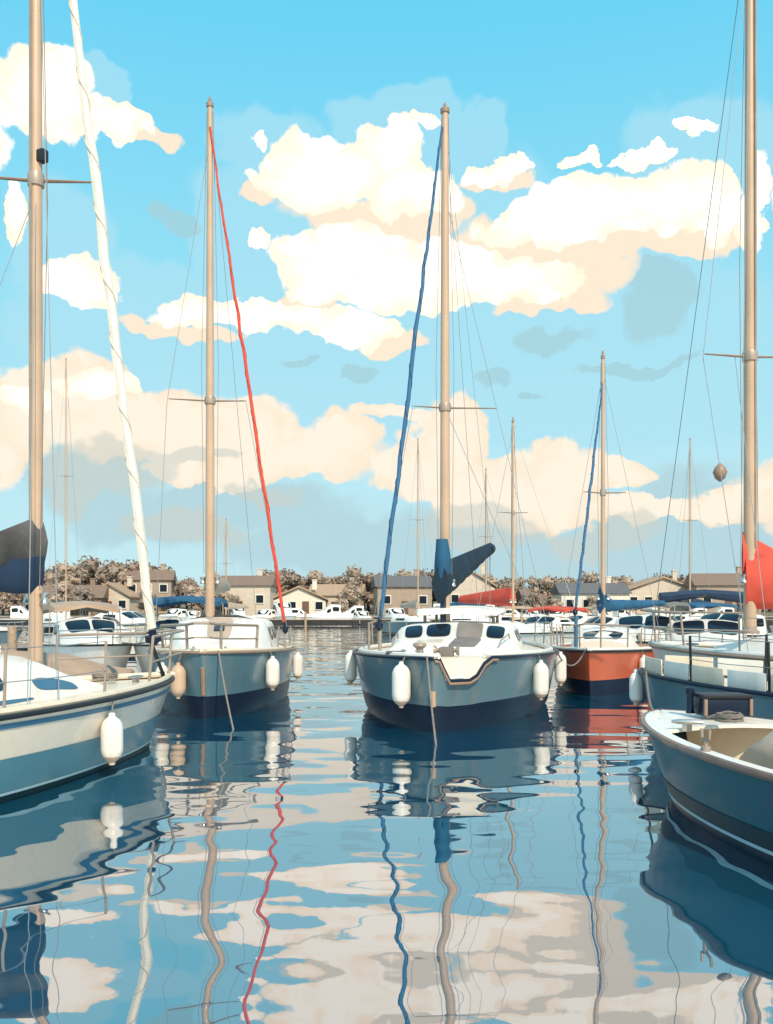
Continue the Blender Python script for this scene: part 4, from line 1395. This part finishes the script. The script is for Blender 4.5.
motor('motorboat', 'slate hulled cruiser with blue canvas top behind the left foreground mast', (-14.6, 36.0), (0.9, -0.4), 6.2, 2.3, topm=BLUE_CLOTH, hullm=HULL_GREY, ztop=1.9)
motor('motorboat', 'small white cruiser with tan canvas top left of the distant red sail cover', (4.4, 58.0), (-0.95, -0.3), 6.2, 2.3, topm=TAN_CLOTH, ztop=1.9)

# tan covered dinghy lying beside the left foreground boat
H = Boat('covered_boat', 'small boat under a tan canvas cover behind the left foreground cabin', 'boat', (-4.05, 14.3), (0.55, 0.83), 4.6, 1.9, 0.66, 0.6, rake=0.3, q=0.75, tw=0.8)
hH = H.hull(CREAM_GEL, [], rail=SPAR_DK, boot=0.12)
S = H.stations()
rows = []
for s in S:
    a, b = H.P(s, 1, -1, 0.02), H.P(s, 1, 1, 0.02)
    rows.append([lerp(a, b, k / 10) + Vector((0, 0, -0.02 if k in (0, 10) else 0.04 + (0.50 * (1 - s) + 0.18) * (1 - abs(k / 5 - 1)) ** 0.8 * min(1, (1 - s) * 4))) for k in range(11)])
MB().grid(rows).build('canvas_cover', TAN_CLOTH, H.root, 60)


def yacht(label, px, d, top_py, head, L=7.5, B=2.5, hullm=WHITE_GEL, coverm=NAVY_CLOTH, detail=True, group='sailboats moored farther off', r=0.06):
    base = at(px, HOR, d)
    hd = Vector((head[0], head[1])).normalized()
    bow = Vector((base.x, base.y)) + hd * (L * 0.42)
    b = Boat('sailboat', label, 'sailboat', (bow.x, bow.y), head, L, B, 0.98, 0.84, rake=0.5, q=0.75, group=group)
    b.hull(hullm, [], rail=BLACK, boot=0.16)
    b.deck(CREAM_GEL)
    c = b.cabin([(L * .2, .8, .68, .86, 1.24), (L * .55, .8, .66, .88, 1.24), (L * .68, .62, .5, .9, 1.06), (L * .78, .4, .3, .92, 0.97)], WHITE_GEL)
    for sd_ in (-1, 1):
        b.side_window(c, L * .30, L * .50, 0.35, 0.8, sd_, GLASS)
    top = EYE + (HOR - top_py) / FPX * d
    bl = b.loc(base)
    b.mast((bl.x, bl.y, 1.2), top, r, r * 0.7, SPAR, [(lerp(1.2, top, 0.55), 0.5, 0.5)])
    MB().tube([(bl.x, bl.y, 1.9), (bl.x - L * .38, bl.y, 1.98)], 0.05, 8).build('boom', SPAR_DK, b.root)
    cover(b, (bl.x, bl.y), (bl.x - L * .38, bl.y), 2.45, 1.82, 2.18, 1.92, 0.14, coverm, seed=int(px), n=8)
    b.line('forestay', b.mt - Vector((0, 0, .2)), b.P(0.99, 1, 1), 0.008, WIRE)
    for sd_ in (-1, 1):
        b.line('shroud', b.mt - Vector((0, 0, .2)), b.P(0.5, 1, sd_, -.05), 0.008, WIRE)
    return b


yacht('white sailboat with red sail cover seen just right of the centre boat boom', 513, 30.0, 422, (0.55, -0.83), coverm=RED_CLOTH, r=0.05)
yacht('distant white sailboat with thin bare mast right of the near mast with the red jib', 226, 74.0, 520, (-0.5, -0.86), coverm=BEIGE_CLOTH)
yacht('distant sailboat with grey hull and slim mast between the blue jib and the centre mast', 418, 62.0, 440, (0.4, -0.9), hullm=HULL_GREY, coverm=BEIGE_CLOTH, r=0.05)
yacht('distant white sailboat whose slim mast stands just right of the centre mast spreaders', 486, 56.0, 470, (0.75, -0.66), coverm=BLUE_CLOTH, r=0.05)
yacht('distant cream sailboat with mast left of the tall right edge mast', 690, 52.0, 440, (-0.7, -0.7), hullm=CREAM_GEL, coverm=NAVY_CLOTH, r=0.05)
yacht('distant white sailboat behind the left foreground mast with grey sail cover', 66, 58.0, 360, (0.6, -0.8), coverm=GREY_CLOTH, r=0.045)

# ================================================================== boats along the far quay
small_desc = [
    (105, 'white cruiser by the far quay left of the red jib mast, under the russet trees'),
    (128, 'white cabin boat moored at the far quay next to the white furled jib'),
    (240, 'white cabin boat at the far quay right of the red jib mast'),
    (262, 'low cream boat at the far quay left of the red furled jib'),
    (303, 'white cabin boat at the far quay just right of the red furled jib'),
    (325, 'low white boat at the far quay in the open channel between the two near sailboats'),
    (348, 'white cabin boat at the far quay left of the blue furled jib'),
    (398, 'white cruiser at the far quay right of the blue furled jib'),
    (424, 'cream cabin boat at the far quay just left of the centre mast'),
    (478, 'white cabin boat at the far quay under the raised boom end'),
    (535, 'white cabin boat at the far quay between the two slim masts'),
    (556, 'cream boat at the far quay left of the red sailboat jib'),
    (630, 'white cruiser at the far quay above the navy boom cover of the red sailboat'),
    (662, 'cream cruiser at the far quay right of the red sailboat mast'),
    (28, 'white cabin boat at the far quay left of the left foreground mast'),
    (284, 'white cabin boat at the far quay right behind the red furled jib'),
    (365, 'cream boat at the far quay right beside the foot of the blue furled jib'),
    (448, 'white cabin boat at the far quay behind the foot of the centre mast'),
    (500, 'cream cabin boat at the far quay behind the distant red sail cover'),
    (518, 'white cruiser at the far quay right of the distant red sail cover'),
    (582, 'white cabin boat at the far quay behind the slim mast of the red sailboat'),
    (608, 'cream cruiser at the far quay behind the boom foot of the red sailboat'),
    (690, 'white cruiser at the far quay left of the right edge red cover'),
    (718, 'cream cruiser at the far quay beside the right edge red cover'),
    (54, 'white cruiser at the far quay just right of the left foreground mast'),
    (172, 'white cruiser at the far quay left of the mast with the red jib'),
    (195, 'cream cruiser at the far quay behind the mast with the red jib'),
]
proto = []
for v in range(2):
    b = Boat('moored_cruiser', 'x', 'motorboat', (0, 0), (1, 0), 6.4, 2.5, 1.0, 0.85, rake=0.6, q=0.75, tw=0.9, group='cruisers along the far quay')
    b.hull(WHITE_GEL if v == 0 else CREAM_GEL, [], rail=BLUE_LINE if v == 0 else SPAR_DK, boot=0.2)
    b.deck(WHITE_GEL)
    hgt = 2.5 if v == 0 else 1.9
    c = b.cabin([(1.4, 1.0, 0.9, 0.9, hgt), (2.6, 1.0, 0.9, 0.9, hgt + .05), (3.6, .95, .7, .9, hgt - .7), (5.0, .6, .45, .95, 1.2)], WHITE_GEL)
    for sd_ in (-1, 1):
        b.side_window(c, 1.55, 2.4, 0.5, 0.85, sd_, GLASS)
        b.side_window(c, 2.6, 3.1, 0.45, 0.75, sd_, GLASS)
    b.front_window(c, 1, -0.9, 0.9, 0.1, 0.9, GLASS)
    proto.append(b.root)
rnd = random.Random(77)
used = [False, False]
for i, (px, lab) in enumerate(small_desc):
    v = 0 if 'white' in lab and i % 3 != 1 else 1
    if used[v]:
        r = copy_tree(proto[v])
    else:
        r = proto[v]
        used[v] = True
    d = 113 + rnd.uniform(-7, 4)
    p = at(px, HOR, d)
    ang = rnd.choice((0.15, 3.3, 3.0, -0.2, -1.2, -2.0))
    r.location = (p.x - 3.2 * cos(ang), p.y - 3.2 * sin(ang), 0)
    r.rotation_euler = (0, 0, ang)
    k = rnd.uniform(0.85, 1.1)
    r.scale = (k, k, k)
    r['label'] = lab

PR = thing('pier', 'low dark floating pier in front of the boats along the far quay', 'pier', (0, 101.0, 0))
mb = MB()
for k in range(-14, 15):
    mb.box((k * 6.0, 0, 0.40), (5.85, 1.6, 0.62))
mb.build('float', DARKWALL, PR, 0)
mb = MB()
for k in range(-14, 15):
    mb.box((k * 6.0, 0, 0.74), (5.9, 1.7, 0.06))
mb.build('decking', PLANK, PR, 0)
for k in range(-7, 8):
    MB().lathe([(0.14, -1), (0.14, 1.5), (0.10, 1.6), (0.02, 1.62)], 10, (k * 12.0 + 3.0, -0.98, 0)).build('pile', TEAK, PR)

# ================================================================== far shore: houses and trees
def house(px, w, dpt, h, roofh, wm, rm, label, d, rz=0.0, nwin=3, floors=2, gable=False):
    p = at(px, HOR, d)
    t = thing('house', label, 'house', (p.x, d, 1.1), rz, 'houses on the far shore')
    MB().box((0, 0, (h - (0.42 if gable else 0)) / 2 - 0.4), (w, dpt, h - (0.42 if gable else 0) + 0.8)).build('wall', wm, t, 0)
    o = 0.35
    if gable:
        rt_ = [(-w / 2 - o, h - 0.15), (0, h + roofh), (w / 2 + o, h - 0.15), (w / 2 + o, h - 0.40), (0, h + roofh - 0.28), (-w / 2 - o, h - 0.40)]
        rf = MB().prism(rt_, dpt + 2 * o, 'Y')
        MB().prism([(-w / 2 + 0.05, h - 0.45), (0, h + roofh - 0.30), (w / 2 - 0.05, h - 0.45)], dpt - 0.1, 'Y').build('gable', wm, t, 0)
    else:
        a = [(-w / 2 - o, y, z) for y, z in ((-dpt / 2 - o, h + 0.02), (0, h + roofh), (dpt / 2 + o, h + 0.02))]
        b = [(w / 2 + o, y, z) for _, y, z in a]
        rf = MB().loft([a, b])
    rf = rf.build('roof', rm, t, 0)
    ch = MB().box((w * 0.28, 0.3, h + roofh + 0.2), (0.7, 0.6, 1.4))
    ch.box((w * 0.28, 0.3, h + roofh + 0.95), (0.85, 0.75, 0.14))
    ch.build('chimney', wm, rf, 0)
    for fl in range(floors):
        zc = h * (fl + 0.55) / floors
        for k in range(nwin):
            x = lerp(-w / 2, w / 2, (k + 0.5) / nwin)
            if fl == 0 and k == nwin // 2:
                dd = MB().box((x, -dpt / 2 - 0.04, 1.05), (1.0, 0.12, 2.1)).build('door', BROWN, t, 0)
                continue
            f = MB().box((x, -dpt / 2 - 0.05, zc), (1.3, 0.14, 1.35)).build('window', WHITE_GEL, t, 0)
            MB().box((x, -dpt / 2 - 0.13, zc), (1.05, 0.03, 1.1)).build('pane', GLASS, f, 0)
    return t


def mass(i):
    return WALLM[i], ROOFM[i % 3]


hs = [
    (75, 9, 7, 3.2, 2.0, 3, 0, 'brown brick house on the far shore behind the left foreground mast', 0.10, 3, 1),
    (118, 8, 7, 3.0, 1.6, 0, 1, 'low cream house with buff roof on the far shore beside the white furled jib', -0.1, 3, 1),
    (150, 7, 6, 4.4, 1.7, 2, 0, 'tan two storey house on the far shore left of the red jib mast', 0.15, 3, 2),
    (243, 9, 7, 3.0, 1.6, 0, 0, 'cream house with brown roof on the far shore right of the red jib mast', 0.0, 3, 1),
    (300, 10, 7, 3.4, 1.5, 1, 1, 'white house with buff roof on the far shore right of the red furled jib', 0.05, 4, 1),
    (338, 8, 7, 3.0, 1.9, 0, 1, 'cream house with buff roof on the far shore left of the blue furled jib', -0.1, 3, 1),
    (402, 8, 7, 3.4, 1.8, 2, 2, 'tan house with slate roof on the far shore right of the blue furled jib', 0.1, 3, 1),
    (470, 9, 7, 3.2, 1.9, 0, 1, 'cream house with buff roof on the far shore beneath the raised boom cover', -0.05, 3, 1),
    (545, 8, 7, 3.0, 1.8, 3, 0, 'brown brick house on the far shore between the slim masts', 0.1, 3, 1),
    (590, 10, 7, 3.2, 1.7, 1, 2, 'white house with slate roof on the far shore behind the red sailboat jib', 0.0, 4, 1),
    (655, 14, 7, 3.3, 1.6, 0, 1, 'long cream house with buff roof on the far shore right of the red sailboat mast', 0.04, 5, 1),
    (722, 9, 7, 3.0, 1.9, 2, 0, 'tan house with brown roof on the far shore under the right edge spreader', -0.1, 3, 1),
]
for k, (px, w, dp, h, rh, wi, ri, lab, rz, nw, fl) in enumerate(hs):
    gable = k % 3 == 1
    house(px, (w * 0.8 if gable else w), dp, h * (1.0 + 0.22 * ((k * 5) % 4 - 1)), rh * (1.2 if gable else 1.0), WALLM[wi], ROOFM[ri], lab, 133 + (k * 37 % 11), rz, nw, fl, gable)


def tree_mesh(seed, m):
    rnd = random.Random(seed)
    t = thing('tree', 'x', 'tree', (0, 0, 0), 0, 'trees along the far shore')
    H_ = 6.0
    mb = MB().tube([(0, 0, -0.4), (0.05, 0, 1.2), (0.0, 0.1, 2.6), (0.1, 0, 4.2)], [0.26, 0.2, 0.15, 0.05], 8)
    clumps = []
    for k in range(13):
        a = rnd.uniform(0, 2 * pi)
        rr = rnd.uniform(0.4, 2.2)
        c = Vector((cos(a) * rr, sin(a) * rr, rnd.uniform(2.0, 5.2) - rr * 0.3))
        clumps.append((c, rnd.uniform(0.7, 1.25)))
        mb.tube([(0, 0.05, rnd.uniform(1.2, 2.6)), lerp(Vector((0, 0, 2.2)), c, 0.6) - Vector((0, 0, 0.1)), c], [0.10, 0.06, 0.02], 6)
    mb.build('trunk', BARK, t)
    lf = MB()
    for c, r in clumps:
        for k in range(120):
            u = Vector((rnd.gauss(0, 1), rnd.gauss(0, 1), rnd.gauss(0, 0.8))).normalized() * r * rnd.uniform(0.45, 1.05)
            p = c + u
            s = rnd.uniform(0.13, 0.30)
            n1 = Vector((rnd.gauss(0, 1), rnd.gauss(0, 1), rnd.gauss(0, 1))).normalized()
            n2 = n1.orthogonal().normalized()
            n3 = n1.cross(n2)
            lf.add([p - n2 * s, p - n3 * s * 0.6, p + n2 * s, p + n3 * s * 0.6 + n1 * s * 0.3], [(0, 1, 2, 3)])
    for c, r in clumps:
        rr = r * 0.74
        rings = []
        for i in range(1, 6):
            ph = pi * i / 6
            rings.append([c + Vector((cos(2 * pi * j / 9) * sin(ph), sin(2 * pi * j / 9) * sin(ph), cos(ph) * 0.85)) * rr * rnd.uniform(0.78, 1.12) for j in range(9)])
        lf.loft(rings)
    lf.build('crown', m, t, 0)
    return t


protos = [tree_mesh(100 + i, LEAF[i % 3]) for i in range(6)]
pu = [False] * 6
rnd = random.Random(19)
tpx = []
x = -30
while x < 810:
    tpx.append(x)
    x += rnd.uniform(5.5, 10)
KIND = ['russet', 'tan', 'umber']
SIZE = ['low', 'tall']
for i, px in enumerate(tpx):
    v = rnd.randrange(6)
    if pu[v]:
        r = copy_tree(protos[v])
    else:
        r = protos[v]
        pu[v] = True
    d = rnd.choice((129, 143, 148, 156, 162))
    p = at(px, HOR, d)
    big = 1.55 if px < 170 else (1.28 if px < 460 else 1.12)
    k = rnd.uniform(0.62, 1.0) * big * (0.6 if d == 129 else 1.0)
    r.location = (p.x, d, 1.1 + (d - 130) * 0.035)
    r.rotation_euler = (0, 0, rnd.uniform(0, 6))
    r.scale = (k * rnd.uniform(0.95, 1.25), k * 1.1, k)
    r['label'] = 'one of the %s leaved trees in the brown tree line along the far shore' % KIND[v % 3]
    r['group'] = '%s trees along the far shore' % KIND[v % 3]
for v in range(6):
    if not pu[v]:
        for ch in list(protos[v].children):
            bpy.data.objects.remove(ch)
        bpy.data.objects.remove(protos[v])

# ================================================================== jetty at the left
J = thing('jetty', 'weathered timber jetty on piles behind the left foreground sailboat', 'jetty', (-13.0, 26.0, 0))
mb = MB()
for k in range(46):
    mb.box((-6.0 + k * 0.20, 0, 0.62 + 0.004 * (k % 3)), (0.185, 1.8, 0.05))
mb.build('decking', PLANK, J, 0)
mb = MB().box((-1.5, -0.8, 0.50), (9.2, 0.12, 0.18)).box((-1.5, 0.8, 0.50), (9.2, 0.12, 0.18))
mb.build('beam', DARKWALL, J, 0)
for k in range(4):
    for y in (-0.92, 0.92):
        MB().lathe([(0.13, -0.6), (0.13, 0.2), (0.12, 1.15), (0.10, 1.20), (0.02, 1.21)], 12, (-5.2 + k * 2.6, y * 1.08, 0)).build('pile', TEAK, J)
